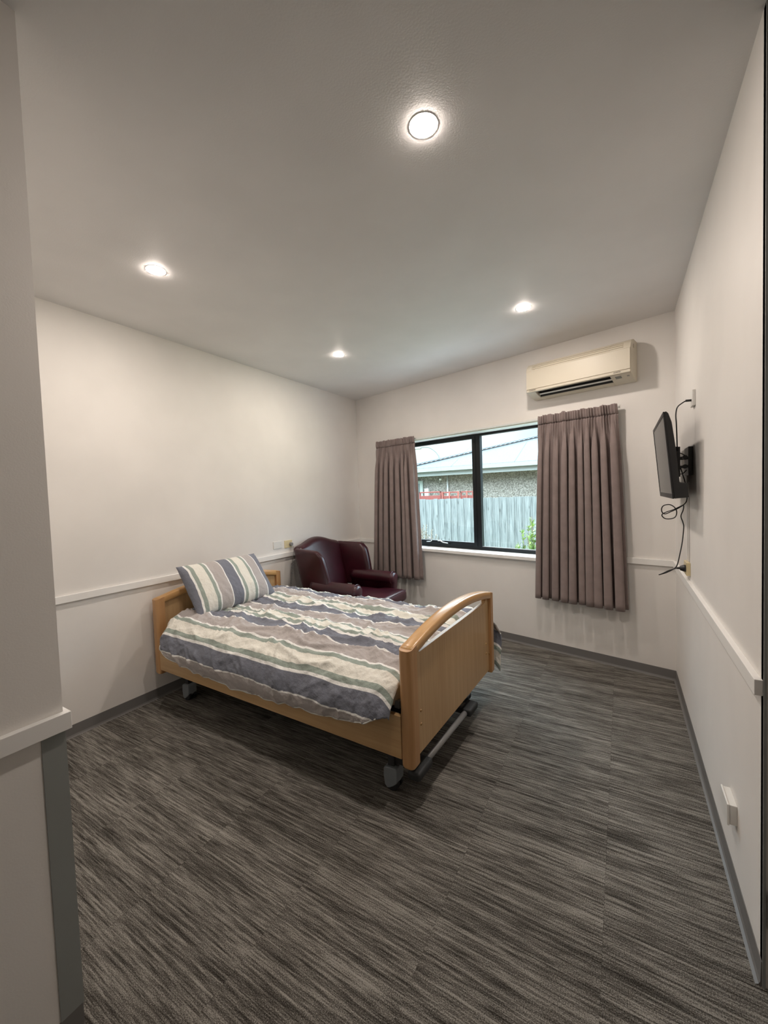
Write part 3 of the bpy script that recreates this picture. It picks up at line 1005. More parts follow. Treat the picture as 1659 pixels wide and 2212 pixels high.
# ================================================================== CURTAINS
def curtain(name, s0t, s1t, s0b, s1b, zt, zb, seed, folds, label, tilt=0.0):
    root = bpy.data.objects.new('curtain', None); link(root); root.matrix_world = BACK @ Matrix.Translation(((s0t + s1t) / 2, 0, 0))
    tag(root, label, 'curtain', 'mauve pencil pleat curtains at the window')
    cx_ = (s0t + s1t) / 2
    rnd = random.Random(seed)
    ws = [rnd.uniform(0.65, 1.45) for _ in range(folds)]
    tot = sum(ws); edges = [0]
    for w_ in ws: edges.append(edges[-1] + w_ / tot)
    amps = [rnd.uniform(0.75, 1.2) for _ in range(folds)]
    def phase(u):
        for i in range(folds):
            if u <= edges[i + 1] + 1e-9:
                return i, (u - edges[i]) / (edges[i + 1] - edges[i])
        return folds - 1, 1.0
    HD = 0.078
    nf = folds * 3
    def pt(u, v):
        z = zt + (zb - zt) * v
        d = (zt - z)
        i, t = phase(min(1, u))
        k_ = max(0.0, min(1.0, (d - HD) / 0.30)); k_ = k_ * k_ * (3 - 2 * k_)
        low = (z - zb) / (zt - zb)
        a0, a1 = s0t + (s1t - s0t) * u, s0b + (s1b - s0b) * u
        e = v ** 0.8
        s = a0 + (a1 - a0) * e
        sway = 0.010 * noise.noise(Vector((u * 9, v * 1.6, seed)))
        A = 0.036 * amps[i] * (0.75 + 0.35 * v)
        off_ = A * math.sin(2 * PI * t - PI / 2) 
        so = 0.017 * amps[i] * math.sin(4 * PI * t) * (0.6 + 0.6 * v)
        ph = 2 * PI * nf * u + 0.8 * math.sin(u * 31 + seed)
        head = 0.0135 * math.sin(ph) * (0.75 + 0.5 * math.sin(u * 40 + seed))
        hx = 0.0045 * math.sin(2 * ph)
        gather = math.exp(-((d - HD) / 0.02) ** 2) * -0.008
        o = 0.088 + (off_ + sway) * k_ + head * (1 - k_) + (gather if d > 0 else 0)
        if d < HD * 0.9: o += 0.004
        topw = 0.014 * noise.noise(Vector((u * 16, 0, seed))) * max(0, 1 - d / 0.1)
        botw = 0.006 * noise.noise(Vector((u * 6, 9, seed))) * v
        return Vector((s + so * k_ + hx * (1 - k_) - cx_, -o, z + topw + botw - tilt * 0))
    bm = bmesh.new()
    NU_ = folds * 26
    rows = [0, .2, .4, .6, .8, 1.0]
    vs = [HD * r / (zt - zb) for r in rows] + [(HD + 0.012) / (zt - zb), (HD + 0.03) / (zt - zb), (HD + 0.055) / (zt - zb), (HD + 0.09) / (zt - zb)] + \
         [(HD + 0.13 + (zt - zb - HD - 0.13) * i / 30) / (zt - zb) for i in range(31)]
    V = [[bm.verts.new(pt(i / NU_, v)) if j_ >= 5 else None for j_, v in enumerate(vs)] for i in range(NU_ + 1)]
    for i in range(NU_):
        for j in range(5, len(vs) - 1):
            bm.faces.new((V[i][j], V[i + 1][j], V[i + 1][j + 1], V[i][j + 1]))
    o = new('curtain_drape', bm, M_CURTAIN, parent=root, smooth=True, solid=0.003)
    bm = bmesh.new()
    V = [[bm.verts.new(pt(i / NU_, v)) for v in vs[:6]] for i in range(NU_ + 1)]
    for i in range(NU_):
        for j in range(5):
            bm.faces.new((V[i][j], V[i + 1][j], V[i + 1][j + 1], V[i][j + 1]))
    h = new('pleated_heading', bm, M_CURTAIN, parent=root, smooth=True, solid=0.005)
    return root
curtain('curtain', 0.452, 1.062, 0.335, 1.115, 2.150, 0.492, 3, 8, 'shorter looking mauve curtain at the left of the window behind the armchair')
curtain('curtain', 2.512, 3.135, 2.447, 3.195, 2.140, 0.500, 11, 10, 'wide mauve curtain at the right of the window below the air conditioner')
# track behind the curtains
bm = bmesh.new()
box(bm, (0.44, -0.058, 2.112), (3.15, -0.040, 2.134))
for s in (0.55, 1.30, 2.20, 3.02): box(bm, (s, -0.042, 2.116), (s + 0.02, 0.0, 2.134))
trk = new('curtain_track', bm, M_WHITE, mtx=BACK, bevel=0.002)
tag(trk, 'white curtain track along the window head behind the curtain headings', 'curtain track')

# ================================================================== AIR CONDITIONER
ac = bpy.data.objects.new('air_conditioner', None); link(ac); ac.matrix_world = BACK @ Matrix.Translation((2.452, 0, 2.298))
tag(ac, 'ivory wall mounted air conditioner above the right curtain', 'air conditioner')
AW = 0.806
# profile (y into room is negative, z up) from (off, z) measured on the photo
def acp(off_, z): return (-off_, z - 2.298)
prof_ = [acp(0, 2.600), acp(0.10, 2.600), acp(0.150, 2.586), acp(0.182, 2.556), acp(0.194, 2.520), acp(0.194, 2.345),
         acp(0.186, 2.337), acp(0.165, 2.332)]
tail = [acp(0.075, 2.306), acp(0.03, 2.299), acp(0, 2.299)]
def ac_body(name, x0, x1, prof2, m=M_ACW, bev=0.004):
    return new(name, prism(bmesh.new(), prof2, 0, x0, x1), m, parent=ac, bevel=bev)
full = prof_ + tail
# body: end cheeks and the part right of the outlet are solid, the middle has the outlet cut back
ac_body('casing', 0.0, 0.075, full)
ac_body('casing', 0.660, AW, full)
mid = prof_[:-1] + [acp(0.178, 2.337), acp(0.172, 2.385), acp(0.085, 2.365), acp(0.068, 2.306)] + tail[1:]
ac_body('casing', 0.0751, 0.6599, mid, bev=0.0)
new('outlet_lining', prism(bmesh.new(), [acp(0.174, 2.3445), acp(0.171, 2.384), acp(0.086, 2.364), acp(0.071, 2.312), acp(0.0725, 2.312), acp(0.088, 2.361), acp(0.168, 2.379), acp(0.172, 2.3445)], 0, 0.0755, 0.6595), M_ACD, parent=ac)
new_split('outlet_cheek', bxs(((0.0752, -0.171, 2.345 - 2.298), (0.078, -0.075, 2.362 - 2.298)), ((0.657, -0.171, 2.345 - 2.298), (0.6598, -0.075, 2.362 - 2.298))), M_ACD, parent=ac)
# louvres
def slat(off0, z0, off1, z1, x0=0.080, x1=0.655, t=0.0035):
    p = [acp(off0, z0), acp(off1, z1), acp(off1, z1 + t), acp(off0, z0 + t)]
    return new('louvre', prism(bmesh.new(), p, 0, x0, x1), M_WHITE, parent=ac, bevel=0.001)
slat(0.112, 2.331, 0.094, 2.3245, t=0.003)
bm = bmesh.new()
for i in range(14):
    x = 0.10 + i * 0.042
    box(bm, (x, -0.150, 2.352 - 2.298), (x + 0.003, -0.098, 2.366 - 2.298))
new_split('airflow_vane', bm, M_ACD, parent=ac)
# front panel plate with the lower lip line and the intake grille above
fp = new('front_panel', prism(bmesh.new(), [acp(0.1945, 2.520), acp(0.2005, 2.516), acp(0.2010, 2.364), acp(0.1945, 2.362)], 0, 0.004, AW - 0.004), M_ACW, parent=ac, bevel=0.0015)
new('lower_lip', prism(bmesh.new(), [acp(0.1945, 2.3605), acp(0.2000, 2.3605), acp(0.1985, 2.341), acp(0.1945, 2.339)], 0, 0.004, AW - 0.004), M_ACW, parent=ac, bevel=0.0012)
bm = bmesh.new()
for (o0, z0) in ((0.192, 2.532), (0.187, 2.548), (0.178, 2.562)):
    prism(bm, [acp(o0 + 0.0018, z0), acp(o0 + 0.0025, z0 + 0.0025), acp(o0 - 0.004, z0 + 0.003), acp(o0 - 0.004, z0)], 0, 0.05, AW - 0.05)
new_split('intake_slot', bm, mat('grille_line', (0.50, 0.45, 0.35), 0.6), parent=ac)
new('display', prism(bmesh.new(), [acp(0.160, 2.3300), acp(0.161, 2.3309), acp(0.125, 2.3205), acp(0.124, 2.3196)], 0, 0.690, 0.732), mat('display_grey', (0.16, 0.16, 0.14), 0.3), parent=ac)
new('button', prism(bmesh.new(), [acp(0.150, 2.3272), acp(0.151, 2.3283), acp(0.135, 2.3236), acp(0.134, 2.3225)], 0, 0.768, 0.785), mat('button_grey', (0.28, 0.27, 0.24), 0.3), parent=ac)
Mtxt = Matrix(((1, 0, 0, 0), (0, 0, -1, 0), (0, 1, 0, 0), (0, 0, 0, 1)))
text('logo', 'DAIKIN', 0.0165, M_INK, ac, Matrix.Translation((0.030, -0.2010, 2.3445 - 2.298)) @ Mtxt)
text('lettering', 'INVERTER', 0.011, M_INK, ac, Matrix.Translation((AW - 0.115, -0.2010, 2.3465 - 2.298)) @ Mtxt)
new('side_badge', bxs(((AW, -0.13, 0.235), (AW + 0.0012, -0.10, 0.262))), mat('badge', (0.45, 0.40, 0.32), 0.5), parent=ac)

# ================================================================== TELEVISION
tv = empty('television', (3.27, -1.55, 1.64), 0, 'black flat screen television tilted forward on the right wall', 'television')
TW, THT = 0.80, 0.455
ang = math.atan2(0.039, 0.45)      # top leans out into the room
RT_ = Matrix.Rotation(-ang, 4, 'Y')
def tvpart(name, bm, m, **kw):
    o = new(name, bm, m, parent=tv, **kw); o.matrix_local = RT_; return o
hw_, hh_ = TW / 2, THT / 2
# local: x = depth (screen faces -x), y across, z up
shell = []
bm = bmesh.new()
prism(bm, [(0.0, -hh_), (0.0, hh_), (0.008, hh_), (0.016, hh_ - 0.012), (0.026, hh_ - 0.06), (0.031, 0.03), (0.031, -hh_ + 0.082), (0.062, -hh_ + 0.074), (0.062, -hh_)], 1, -hw_, hw_)
tvpart('back_shell', bm, M_BLACK, bevel=0.004)
bm = bmesh.new()
b_ = 0.018
for a, b in (((-hw_, -hh_), (hw_, -hh_ + 0.026)), ((-hw_, hh_ - b_), (hw_, hh_)), ((-hw_, -hh_ + 0.026), (-hw_ + b_, hh_ - b_)), ((hw_ - b_, -hh_ + 0.026), (hw_, hh_ - b_))):
    box(bm, (-0.007, a[0], a[1]), (0.0, b[0], b[1]))
tvpart('bezel', bm, M_BLACK, bevel=0.0015)
tvpart('screen', bxs(((-0.004, -hw_ + b_, -hh_ + 0.026), (-0.001, hw_ - b_, hh_ - b_))), M_SCREEN)
# wall bracket
br = empty('tv_wall_bracket', (W, -1.61, 1.615), 0, 'black steel tilting bracket holding the television off the right wall', 'bracket')
new('wall_plate', bxs(((-0.022, -0.085, -0.078), (0, 0.085, 0.082))), M_BLACK, parent=br, bevel=0.002)
new('tilt_plate', bxs(((-0.076, -0.08, -0.085), (-0.058, 0.08, 0.085))), M_BLACK, parent=br, bevel=0.002)
new('tv_mount_block', bxs(((-0.100, -0.10, -0.15), (-0.074, 0.10, 0.085))), M_BLACK, parent=br, bevel=0.003)
bm = bmesh.new()
for z in (-0.028, 0.024):
    cyl(bm, (-0.060, -0.06, z), (-0.020, -0.06, z * 0.9), 0.006); cyl(bm, (-0.060, 0.06, z), (-0.020, 0.06, z * 0.9), 0.006)
    cyl(bm, (-0.036, -0.075, z), (-0.036, -0.055, z), 0.012)
new_split('tilt_arm', bm, M_BLACK, parent=br)

# cables
bm = bmesh.new()
ant = [(3.384, -1.75, 1.941), (3.367, -1.75, 1.943), (3.344, -1.75, 1.931), (3.324, -1.75, 1.912), (3.317, -1.75, 1.874), (3.319, -1.75, 1.823), (3.321, -1.75, 1.76), (3.323, -1.74, 1.700), (3.325, -1.73, 1.675)]
tube(bm, ant, 0.0032)
an = new('aerial_cable', bm, M_BLACK, smooth=True)
tag(an, 'black aerial cable curving from the small wall plate down to the television', 'cable')
bm = bmesh.new(); cyl(bm, (3.3855, -1.75, 1.941), (3.360, -1.75, 1.942), 0.006); new('plug', bm, M_BLACK, parent=an, smooth=False)
bm = bmesh.new()
pw = [(3.345, -1.62, 1.600), (3.361, -1.60, 1.548), (3.374, -1.58, 1.504), (3.384, -1.56, 1.462), (3.388, -1.55, 1.426), (3.385, -1.55, 1.388), (3.372, -1.55, 1.367), (3.345, -1.55, 1.345), (3.311, -1.55, 1.326), (3.281, -1.55, 1.312),
      (3.265, -1.556, 1.323), (3.263, -1.556, 1.346), (3.274, -1.556, 1.363), (3.302, -1.552, 1.368), (3.327, -1.548, 1.351), (3.338, -1.545, 1.323), (3.331, -1.54, 1.292), (3.306, -1.538, 1.281), (3.279, -1.538, 1.284), (3.265, -1.54, 1.304),
      (3.281, -1.543, 1.320), (3.322, -1.545, 1.337), (3.356, -1.547, 1.356), (3.370, -1.55, 1.362), (3.369, -1.55, 1.335), (3.358, -1.55, 1.298), (3.367, -1.55, 1.262), (3.371, -1.55, 1.229), (3.364, -1.55, 1.145),
      (3.353, -1.55, 1.075), (3.339, -1.55, 1.005), (3.323, -1.545, 0.979), (3.286, -1.535, 0.951), (3.249, -1.53, 0.934), (3.268, -1.54, 0.946), (3.298, -1.545, 0.967), (3.328, -1.548, 0.980), (3.345, -1.55, 0.985)]
tube(bm, pw, 0.0030, k=6)
pc = new('power_cable', bm, M_BLACK, smooth=True)
tag(pc, 'looped black power cable hanging from the television to the lower wall socket', 'cable')
bm = bmesh.new()
cyl(bm, (3.335, -1.55, 0.985), (3.352, -1.55, 0.986), 0.005, 0.008); cyl(bm, (3.352, -1.55, 0.986), (3.372, -1.55, 0.986), 0.013, 0.021)
cyl(bm, (3.372, -1.55, 0.986), (3.3785, -1.55, 0.986), 0.021, 0.021)
new('plug', bm, M_BLACK, parent=pc, smooth=False)
bm = bmesh.new()
tube(bm, [(3.322, -1.66, 1.674), (3.337, -1.66, 1.668), (3.358, -1.66, 1.657), (3.374, -1.66, 1.638)], 0.0028)
tube(bm, [(3.343, -1.66, 1.546), (3.357, -1.66, 1.549), (3.374, -1.66, 1.568)], 0.0028)
for lp in new_split('tie_cord', bm, M_BLACK, smooth=True, parent=br): lp.matrix_parent_inverse = Matrix.Translation((-W, 1.61, -1.615))
# surface ducts running down to the socket
dk = new('cable_duct', bxs(((W - 0.009, -1.500, 1.025), (W, -1.484, 1.545)), ((W - 0.007, -1.548, 1.025), (W, -1.534, 1.50))), M_TRIM, bevel=0.0015)
tag(dk, 'pair of thin white cable ducts on the right wall below the television', 'cable duct')

# ================================================================== WALL PLATES
def plate(name, label, cat, M, w, h, d, m, screws=True, group=None):
    """plate in local coordinates: x across, y out of the wall (negative y into the room), z up"""
    r = bpy.data.objects.new(name, None); link(r); r.matrix_world = M; tag(r, label, cat, group)
    new('cover_plate', bxs(((-w / 2, -d, -h / 2), (w / 2, 0, h / 2))), m, parent=r, bevel=0.0025)
    if screws:
        bm = bmesh.new()
        for sx in (-1, 1): cyl(bm, (sx * w * 0.38, -d + 0.001, 0), (sx * w * 0.38, -d - 0.001, 0), 0.004, n=14)
        new_split('screw_cover', bm, m, parent=r)
    return r
LEFT = lambda y, z: Matrix.Translation((0, y, z)) @ Matrix.Rotation(PI / 2, 4, 'Z')      # faces +x
RIGHT = lambda y, z: Matrix.Translation((W, y, z)) @ Matrix.Rotation(-PI / 2, 4, 'Z')    # faces -x
plate('blank_wall_plate', 'white blank wall plate above the rail beside the yellowed socket', 'wall plate', LEFT(-1.531, 1.011), 0.116, 0.074, 0.009, M_WHITE)
cs = plate('call_socket', 'yellowed wall socket left of the armchair with a plug in it', 'socket', LEFT(-1.377, 1.004), 0.110, 0.078, 0.009, M_CREAM)
bm = bmesh.new(); box(bm, (0.026, -0.013, 0.012), (0.038, -0.009, 0.026)); new('switch', bm, M_CREAM, parent=cs, bevel=0.001)
bm = bmesh.new()
cyl(bm, (0.012, -1.352, 1.000), (0.036, -1.352, 1.000), 0.020, 0.017)
cord = [(0.030, -1.352, 0.992), (0.030, -1.335, 0.975), (0.024, -1.325, 0.945), (0.022, -1.330, 0.88), (0.022, -1.345, 0.805)]
bmc = bmesh.new()
tube(bmc, cord, 0.0022, n=8)
coil = []
for i in range(16 * 12 + 1):
    t = i / 12
    z = 0.800 - t * 0.0155
    coil.append((0.024 + 0.009 * math.cos(2 * PI * t), -1.347 - 0.04 * (0.800 - z) / 0.25 + 0.009 * math.sin(2 * PI * t), z))
tube(bmc, coil, 0.0022, n=6, smooth=False)
tube(bmc, [coil[-1], (0.03, -1.39, 0.50), (0.05, -1.42, 0.44)], 0.0022, n=8)
bc = new('call_bell_cord', bmc, M_GREYSTEEL, smooth=True)
tag(bc, 'coiled grey call bell cord hanging from the yellowed socket behind the bed', 'cord')
new('plug', bm, M_GREYSTEEL, parent=bc)
plate('aerial_wall_plate', 'white aerial plate high on the right wall above the television', 'wall plate', RIGHT(-1.745, 1.950), 0.078, 0.085, 0.014, M_WHITE, screws=False)
ps = plate('power_socket', 'yellowed power socket on the rail of the right wall with a black plug', 'socket', RIGHT(-1.520, 0.984), 0.118, 0.078, 0.020, M_CREAM, screws=False)
bx = bpy.data.objects.new('low_wall_socket', None); link(bx); bx.matrix_world = RIGHT(-2.650, 0.300); tag(bx, 'white surface mounted socket box low on the right wall near the skirting', 'socket')
new('back_box', bxs(((-0.055, -0.022, -0.036), (0.055, 0, 0.036))), M_WHITE, parent=bx, bevel=0.002)
new('cover_plate', bxs(((-0.058, -0.029, -0.039), (0.058, -0.022, 0.039))), M_WHITE, parent=bx, bevel=0.0025)

# ================================================================== OUTSIDE
GZ = -0.45
M_GRASS = mat('lawn', (0.10, 0.14, 0.05), 0.95)
k = NB(M_GRASS); k.link(k.ramp(k.noise(k.coords(), 6, 4), [(0.3, (0.07, 0.10, 0.035)), (0.7, (0.20, 0.21, 0.11))]), k.b.inputs['Base Color'])
bm = bmesh.new(); box(bm, (-40, 0.6, GZ - 0.2), (30, 60, GZ)); lawn = new('lawn', bm, M_GRASS); tag(lawn, kind='structure')
reflector = new('ground_reflector', bxs(((-6, 0.25, GZ - 0.05), (7, 2.1, GZ + 0.012))), paint('pale_reflector', (0.52, 0.51, 0.48), bump=0.2, rough=0.9), mtx=BACK); tag(reflector, kind='structure')  # unseen pale slab added to bounce daylight up into reveal and ceiling

# paling fence, the palings are its surface pattern but each keeps its own face depth
FY = 4.30
FZT = 1.352
M_PALE = mat('weathered_paling', (0.50, 0.56, 0.55), 0.9)
k = NB(M_PALE)
v1 = k.coords('Object', (55, 1, 2.2)); n1 = k.noise(v1, 1.0, 5, 0.62)
v2 = k.coords('Object', (9, 1, 3.0)); wv = k.add('ShaderNodeTexVoronoi'); k.link(v2, wv.inputs['Vector']); wv.inputs['Scale'].default_value = 1.0
kn = k.ramp(wv.outputs['Distance'], [(0.05, (0.35, 0.35, 0.34)), (0.16, (1, 1, 1))])
c0 = k.ramp(n1, [(0.30, (0.035, 0.042, 0.042)), (0.46, (0.140, 0.155, 0.152)), (0.70, (0.225, 0.240, 0.235))])
k.link(k.mix(0.8, c0, kn, 'MULTIPLY'), k.b.inputs['Base Color'])
fence = empty('paling_fence', (0, FY, GZ), 0, 'weathered grey vertical paling fence beyond the window', 'fence')
bm = bmesh.new()
rnd = random.Random(5)
x = -4.6
i = 0
while x < 4.2:
    w_ = rnd.uniform(0.092, 0.104)
    dz = rnd.uniform(-0.008, 0.010)
    y = -0.018 if i % 2 == 0 else 0.0
    box(bm, (x, y, 0.03), (x + w_, y + 0.016, FZT - GZ + dz))
    x += w_ * (0.83 if i % 2 == 0 else 0.80)
    i += 1
new('palings', bm, M_PALE, parent=fence)
new_split('fence_rail', bxs(((-4.6, 0.018, 0.35), (4.2, 0.06, 0.44)), ((-4.6, 0.018, 1.50), (4.2, 0.06, 1.59))), M_PALE, parent=fence)
for px in (-4.4, -2.2, 0.0, 2.2, 4.0):
    new('fence_post', bxs(((px, 0.06, 0), (px + 0.1, 0.16, 1.72))), M_PALE, parent=fence)

# red steel deck side of a trailer just behind the fence
M_RED = mat('faded_red_steel', (0.21, 0.048, 0.036), 0.6)
M_REDL = mat('red_steel_light', (0.28, 0.085, 0.062), 0.6)
tl = empty('red_trailer', (0, 5.2, GZ), 0, 'faded red steel trailer side showing above the paling fence', 'trailer')
zb_, z1_ = 0.7, 1.54 - GZ
bm = bmesh.new()
for x0, x1, zt_ in ((-1.60, -0.98, z1_), (-0.94, -0.50, z1_ - 0.02), (-0.46, -0.12, z1_ - 0.02)):
    box(bm, (x0, 0, zt_ - 0.035), (x1, 0.05, zt_)); box(bm, (x0, 0.01, zb_), (x1, 0.04, zt_ - 0.105))
    box(bm, (x0, 0, zb_), (x0 + 0.03, 0.06, zt_)); box(bm, (x1 - 0.03, 0, zb_), (x1, 0.06, zt_))
new('side_panel', bm, M_RED, parent=tl, bevel=0.004)
bm = bmesh.new()
for x0 in (-0.955, -0.76, -0.53, -0.30, -0.135): box(bm, (x0, -0.02, zb_), (x0 + 0.035, 0.0, z1_ - 0.015))
prism(bm, [(-0.56, 1.0), (-0.52, 1.0), (-0.47, 1.97), (-0.50, 1.97)], 1, -0.03, -0.02)
new_split('upright', bm, M_REDL, parent=tl, bevel=0.003)
new('trailer_deck', bxs(((-1.6, 0.06, 0.45), (-0.1, 1.6, 0.70))), M_RED, parent=tl)
bm = bmesh.new()
for xx in (-1.2, -0.5):
    cyl(bm, (xx, 0.1, 0.27), (xx, 0.3, 0.27), 0.27, n=30)
new_split('wheel', bm, M_RUBBER, parent=tl)

# neighbouring house
M_ROOF = mat('pale_steel_roof', (0.105, 0.118, 0.126), 0.7, spec=0.15)
k = NB(M_ROOF)
wvn = k.add('ShaderNodeTexWave'); wvn.inputs['Scale'].default_value = 6.5; wvn.bands_direction = 'X'
k.link(k.coords(), wvn.inputs['Vector']); k.bump(wvn.outputs['Fac'], 0.5, 0.02)
M_FASCIA = mat('pale_green_fascia', (0.26, 0.29, 0.28), 0.5)
M_PEBBLE = mat('pebbledash', (0.40, 0.38, 0.34), 0.95)
k = NB(M_PEBBLE)
vr = k.add('ShaderNodeTexVoronoi'); k.link(k.coords(), vr.inputs['Vector']); vr.inputs['Scale'].default_value = 30
k.link(k.ramp(vr.outputs['Color'], [(0.2, (0.13, 0.12, 0.105)), (0.5, (0.21, 0.198, 0.177)), (0.85, (0.32, 0.305, 0.275))]), k.b.inputs['Base Color'])
k.bump(vr.outputs['Distance'], 0.8, 0.02)
hs = empty('neighbouring_house', (0, 8.5, GZ), 0, 'single storey pebbledash house with pale corrugated roof beyond the fence', 'house')
zo = -GZ
new('house_wall', bxs(((-8, 0.5, 0), (8, 0.7, 2.62))), M_PEBBLE, parent=hs)
bm = bmesh.new()
# roof slope bounded by the hip line
e0 = Vector((-6.2, 0.0, 2.385 + zo)); e1 = Vector((9, 0.0, 2.40 + zo))
h0 = Vector((-3.43, 0.386, 2.548 + zo)); h1 = Vector((0.482, 2.547, 3.421 + zo))
dH = (h1 - h0)
hA = h0 - dH * 0.178; hB = h0 + dH * 2.6
sl = math.tan(math.radians(22))
def roofz(y): return 2.385 + zo + sl * (y + 0.03)
pts = [Vector((hA.x, 0, roofz(0))), Vector((9, 0, roofz(0))), Vector((9, hB.y, roofz(hB.y))), Vector((hB.x, hB.y, roofz(hB.y)))]
T1 = [bm.verts.new(p) for p in pts]; B1 = [bm.verts.new(p - Vector((0, 0, 0.04))) for p in pts]
bm.faces.new(T1); bm.faces.new(B1[::-1])
for i in range(4): bm.faces.new((T1[i], T1[(i + 1) % 4], B1[(i + 1) % 4], B1[i]))
new('roof', bm, M_ROOF, parent=hs)
bm = bmesh.new()
for xx in (-1.95, 0.15, 1.35):
    p = Vector((xx, 0.0, roofz(0) + 0.004)); q = Vector((xx, 2.2, roofz(2.2) + 0.004))
    cyl(bm, p, q, 0.007, n=6)
new_split('roof_seam', bm, mat('roof_lap', (0.085, 0.095, 0.10), 0.7), parent=hs)
bm = bmesh.new()
A_ = Vector((hA.x, 0, roofz(0) + 0.06)); B_ = Vector((hB.x, hB.y, roofz(hB.y) + 0.06))
dd = (B_ - A_).normalized(); sd_ = Vector((dd.y, -dd.x, 0)).normalized()
q = [A_ - sd_ * 0.1 + Vector((0, 0, 0.0)), A_ + sd_ * 0.12 - Vector((0, 0, 0.02)), B_ + sd_ * 0.12 - Vector((0, 0, 0.02)), B_ - sd_ * 0.1]
T1 = [bm.verts.new(p) for p in q]; B1 = [bm.verts.new(p - Vector((0, 0, 0.02))) for p in q]
bm.faces.new(T1); bm.faces.new(B1[::-1])
for i in range(4): bm.faces.new((T1[i], T1[(i + 1) % 4], B1[(i + 1) % 4], B1[i]))
new('hip_flashing', bm, M_ROOF, parent=hs)
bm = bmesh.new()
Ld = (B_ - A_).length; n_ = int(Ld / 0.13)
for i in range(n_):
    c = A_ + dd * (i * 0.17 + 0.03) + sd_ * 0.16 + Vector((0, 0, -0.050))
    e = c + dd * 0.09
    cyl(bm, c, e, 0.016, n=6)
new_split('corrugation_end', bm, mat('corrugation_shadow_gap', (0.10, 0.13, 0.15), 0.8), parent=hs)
bm = bmesh.new()
prism(bm, [(-0.14, 2.25 + zo), (-0.14, 2.38 + zo), (-0.125, 2.38 + zo), (-0.12, 2.265 + zo), (0.0, 2.265 + zo), (0.0, 2.25 + zo)], 0, -7.5, 9)
new('gutter', bm, M_FASCIA, parent=hs)
new('fascia', bxs(((-7.5, 0.0, 2.10 + zo), (9, 0.03, 2.37 + zo))), M_FASCIA, parent=hs)
new('soffit', bxs(((-7.5, 0.03, 2.13 + zo), (9, 0.5, 2.15 + zo))), M_FASCIA, parent=hs)
bm = bmesh.new(); cyl(bm, (-2.27, 0.44, 0.05), (-2.27, 0.44, 2.13 + zo), 0.03, n=14)
new('downpipe', bm, mat('white_pipe', (0.45, 0.46, 0.455), 0.5), parent=hs, smooth=True)
wdo = new('window', bxs(((-4.2, 0.44, 0.9), (-3.24, 0.5, 2.42))), mat('pale_green_frame', (0.33, 0.38, 0.36), 0.5), parent=hs)
new('pane', bxs(((-4.1, 0.425, 1.0), (-3.36, 0.44, 2.32))), mat('far_glass', (0.11, 0.15, 0.15), 0.3), parent=wdo)
new('meter_box', bxs(((-3.14, 0.36, 1.35 + zo), (-2.98, 0.5, 1.68 + zo))), mat('white_box', (0.48, 0.49, 0.48), 0.5), parent=hs)
bm = bmesh.new(); rbox(bm, (-2.52, 0.40, 1.98 + zo), (0.03, 0.05, 0.03), 0.015); new('outdoor_lamp', bm, mat('white_lamp', (0.9, 0.9, 0.9), 0.4), parent=hs)

# street lamp far behind the roof
bm = bmesh.new()
tube(bm, [(-9.1, 25, GZ), (-9.15, 25, 2.5), (-9.26, 25, 4.2), (-9.36, 25, 4.53), (-9.59, 25, 4.81), (-9.9, 25, 5.05), (-10.21, 25, 5.19), (-10.58, 25, 5.22), (-10.99, 25, 5.20), (-11.6, 25, 5.16)], 0.045)
sl_ = new('street_lamp', bm, mat('grey_lamp_pole', (0.16, 0.20, 0.21), 0.5), smooth=True)
tag(sl_, 'thin curved street lamp pole against the sky behind the roof', 'street lamp')
bm = bmesh.new(); rbox(bm, (-11.15, 25, 5.14), (0.35, 0.1, 0.05), 0.04); new('lamp_head', bm, M_GREYSTEEL, parent=sl_, smooth=True)

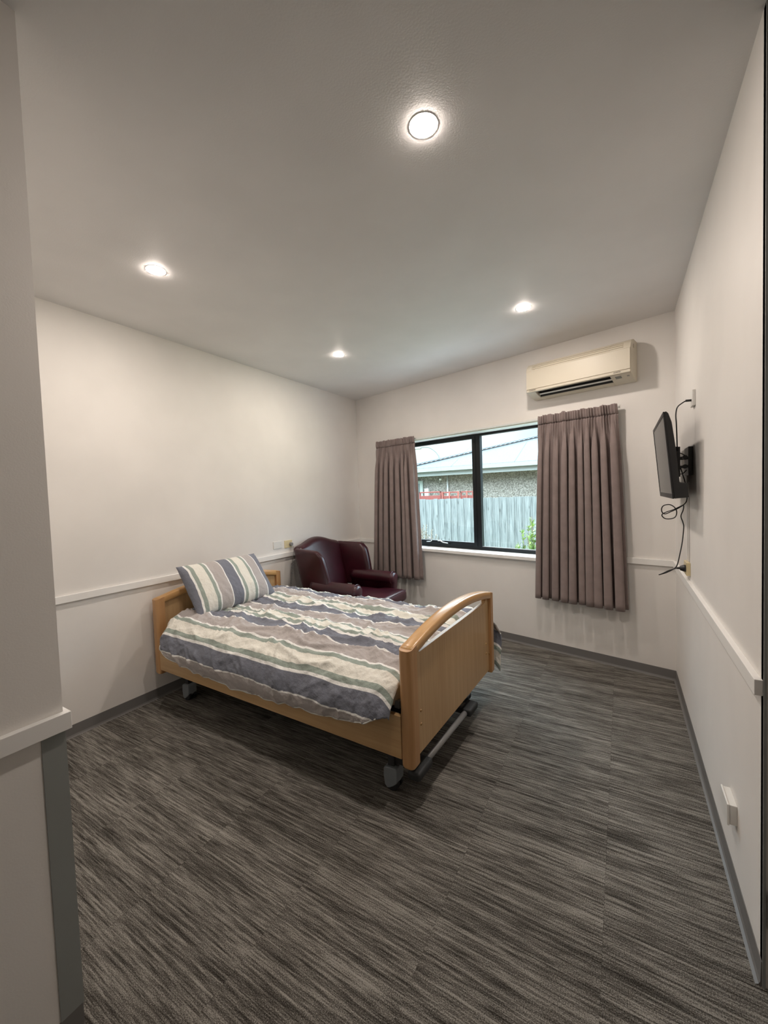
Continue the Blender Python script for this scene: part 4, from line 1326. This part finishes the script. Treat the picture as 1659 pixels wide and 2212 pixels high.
# shrubs
def leaf(bm, p, d, L_, w_, mi=0):
    d = d.normalized(); s = d.cross(Vector((0.3, 0.2, 1))).normalized() * w_
    a = bm.verts.new(p); b = bm.verts.new(p + d * L_ * 0.5 + s); c = bm.verts.new(p + d * L_); e = bm.verts.new(p + d * L_ * 0.5 - s)
    f = bm.faces.new((a, b, c, e))
def shrub(loc, stems, height, spread, lL, lw, mleaf, mstem, label, seed, nl=60):
    r_ = random.Random(seed)
    t = empty('garden_shrub', loc, 0, label, 'shrub')
    bl = bmesh.new(); bs = bmesh.new()
    for i in range(stems):
        a = r_.uniform(0, 2 * PI); rr = r_.uniform(0.05, spread)
        tip = Vector((math.cos(a) * rr, math.sin(a) * rr * 0.6, height * r_.uniform(0.72, 1.0) * (1 - 0.25 * rr / spread)))
        base = Vector((math.cos(a) * rr * 0.2, math.sin(a) * rr * 0.2, 0))
        mid_ = base.lerp(tip, 0.5) + Vector((r_.uniform(-.04, .04), r_.uniform(-.04, .04), 0.03))
        pts = spline([base, mid_, tip], 10)
        tube(bs, pts, 0.004, n=5, smooth=False)
        for j in range(nl):
            q = r_.uniform(0.25, 1.0)
            p = pts[min(len(pts) - 1, int(q * (len(pts) - 1)))]
            d = Vector((r_.uniform(-1, 1), r_.uniform(-1, 1), r_.uniform(0.1, 1.3)))
            leaf(bl, p, d, lL * r_.uniform(0.6, 1.2), lw)
    new('foliage', bl, mleaf, parent=t); new('stem', bs, mstem, parent=t)
M_LEAF = mat('fresh_leaf', (0.26, 0.42, 0.07), 0.6)
k = NB(M_LEAF); k.link(k.ramp(k.noise(k.coords(), 14, 2), [(0.35, (0.07, 0.15, 0.025)), (0.65, (0.25, 0.36, 0.08))]), k.b.inputs['Base Color'])
M_DRY = mat('dry_leaf', (0.20, 0.19, 0.15), 0.8)
M_STEM = mat('shrub_stem', (0.16, 0.12, 0.08), 0.8)
shrub((1.98, 2.0, GZ), 46, 1.66, 0.46, 0.080, 0.011, M_LEAF, M_STEM, 'bright green leafy shrub outside beside the right curtain', 3, 90)
shrub((-0.20, 2.5, GZ), 34, 1.50, 0.36, 0.045, 0.007, M_DRY, M_STEM, 'dry grey brown shrub outside beside the left curtain', 9, 80)
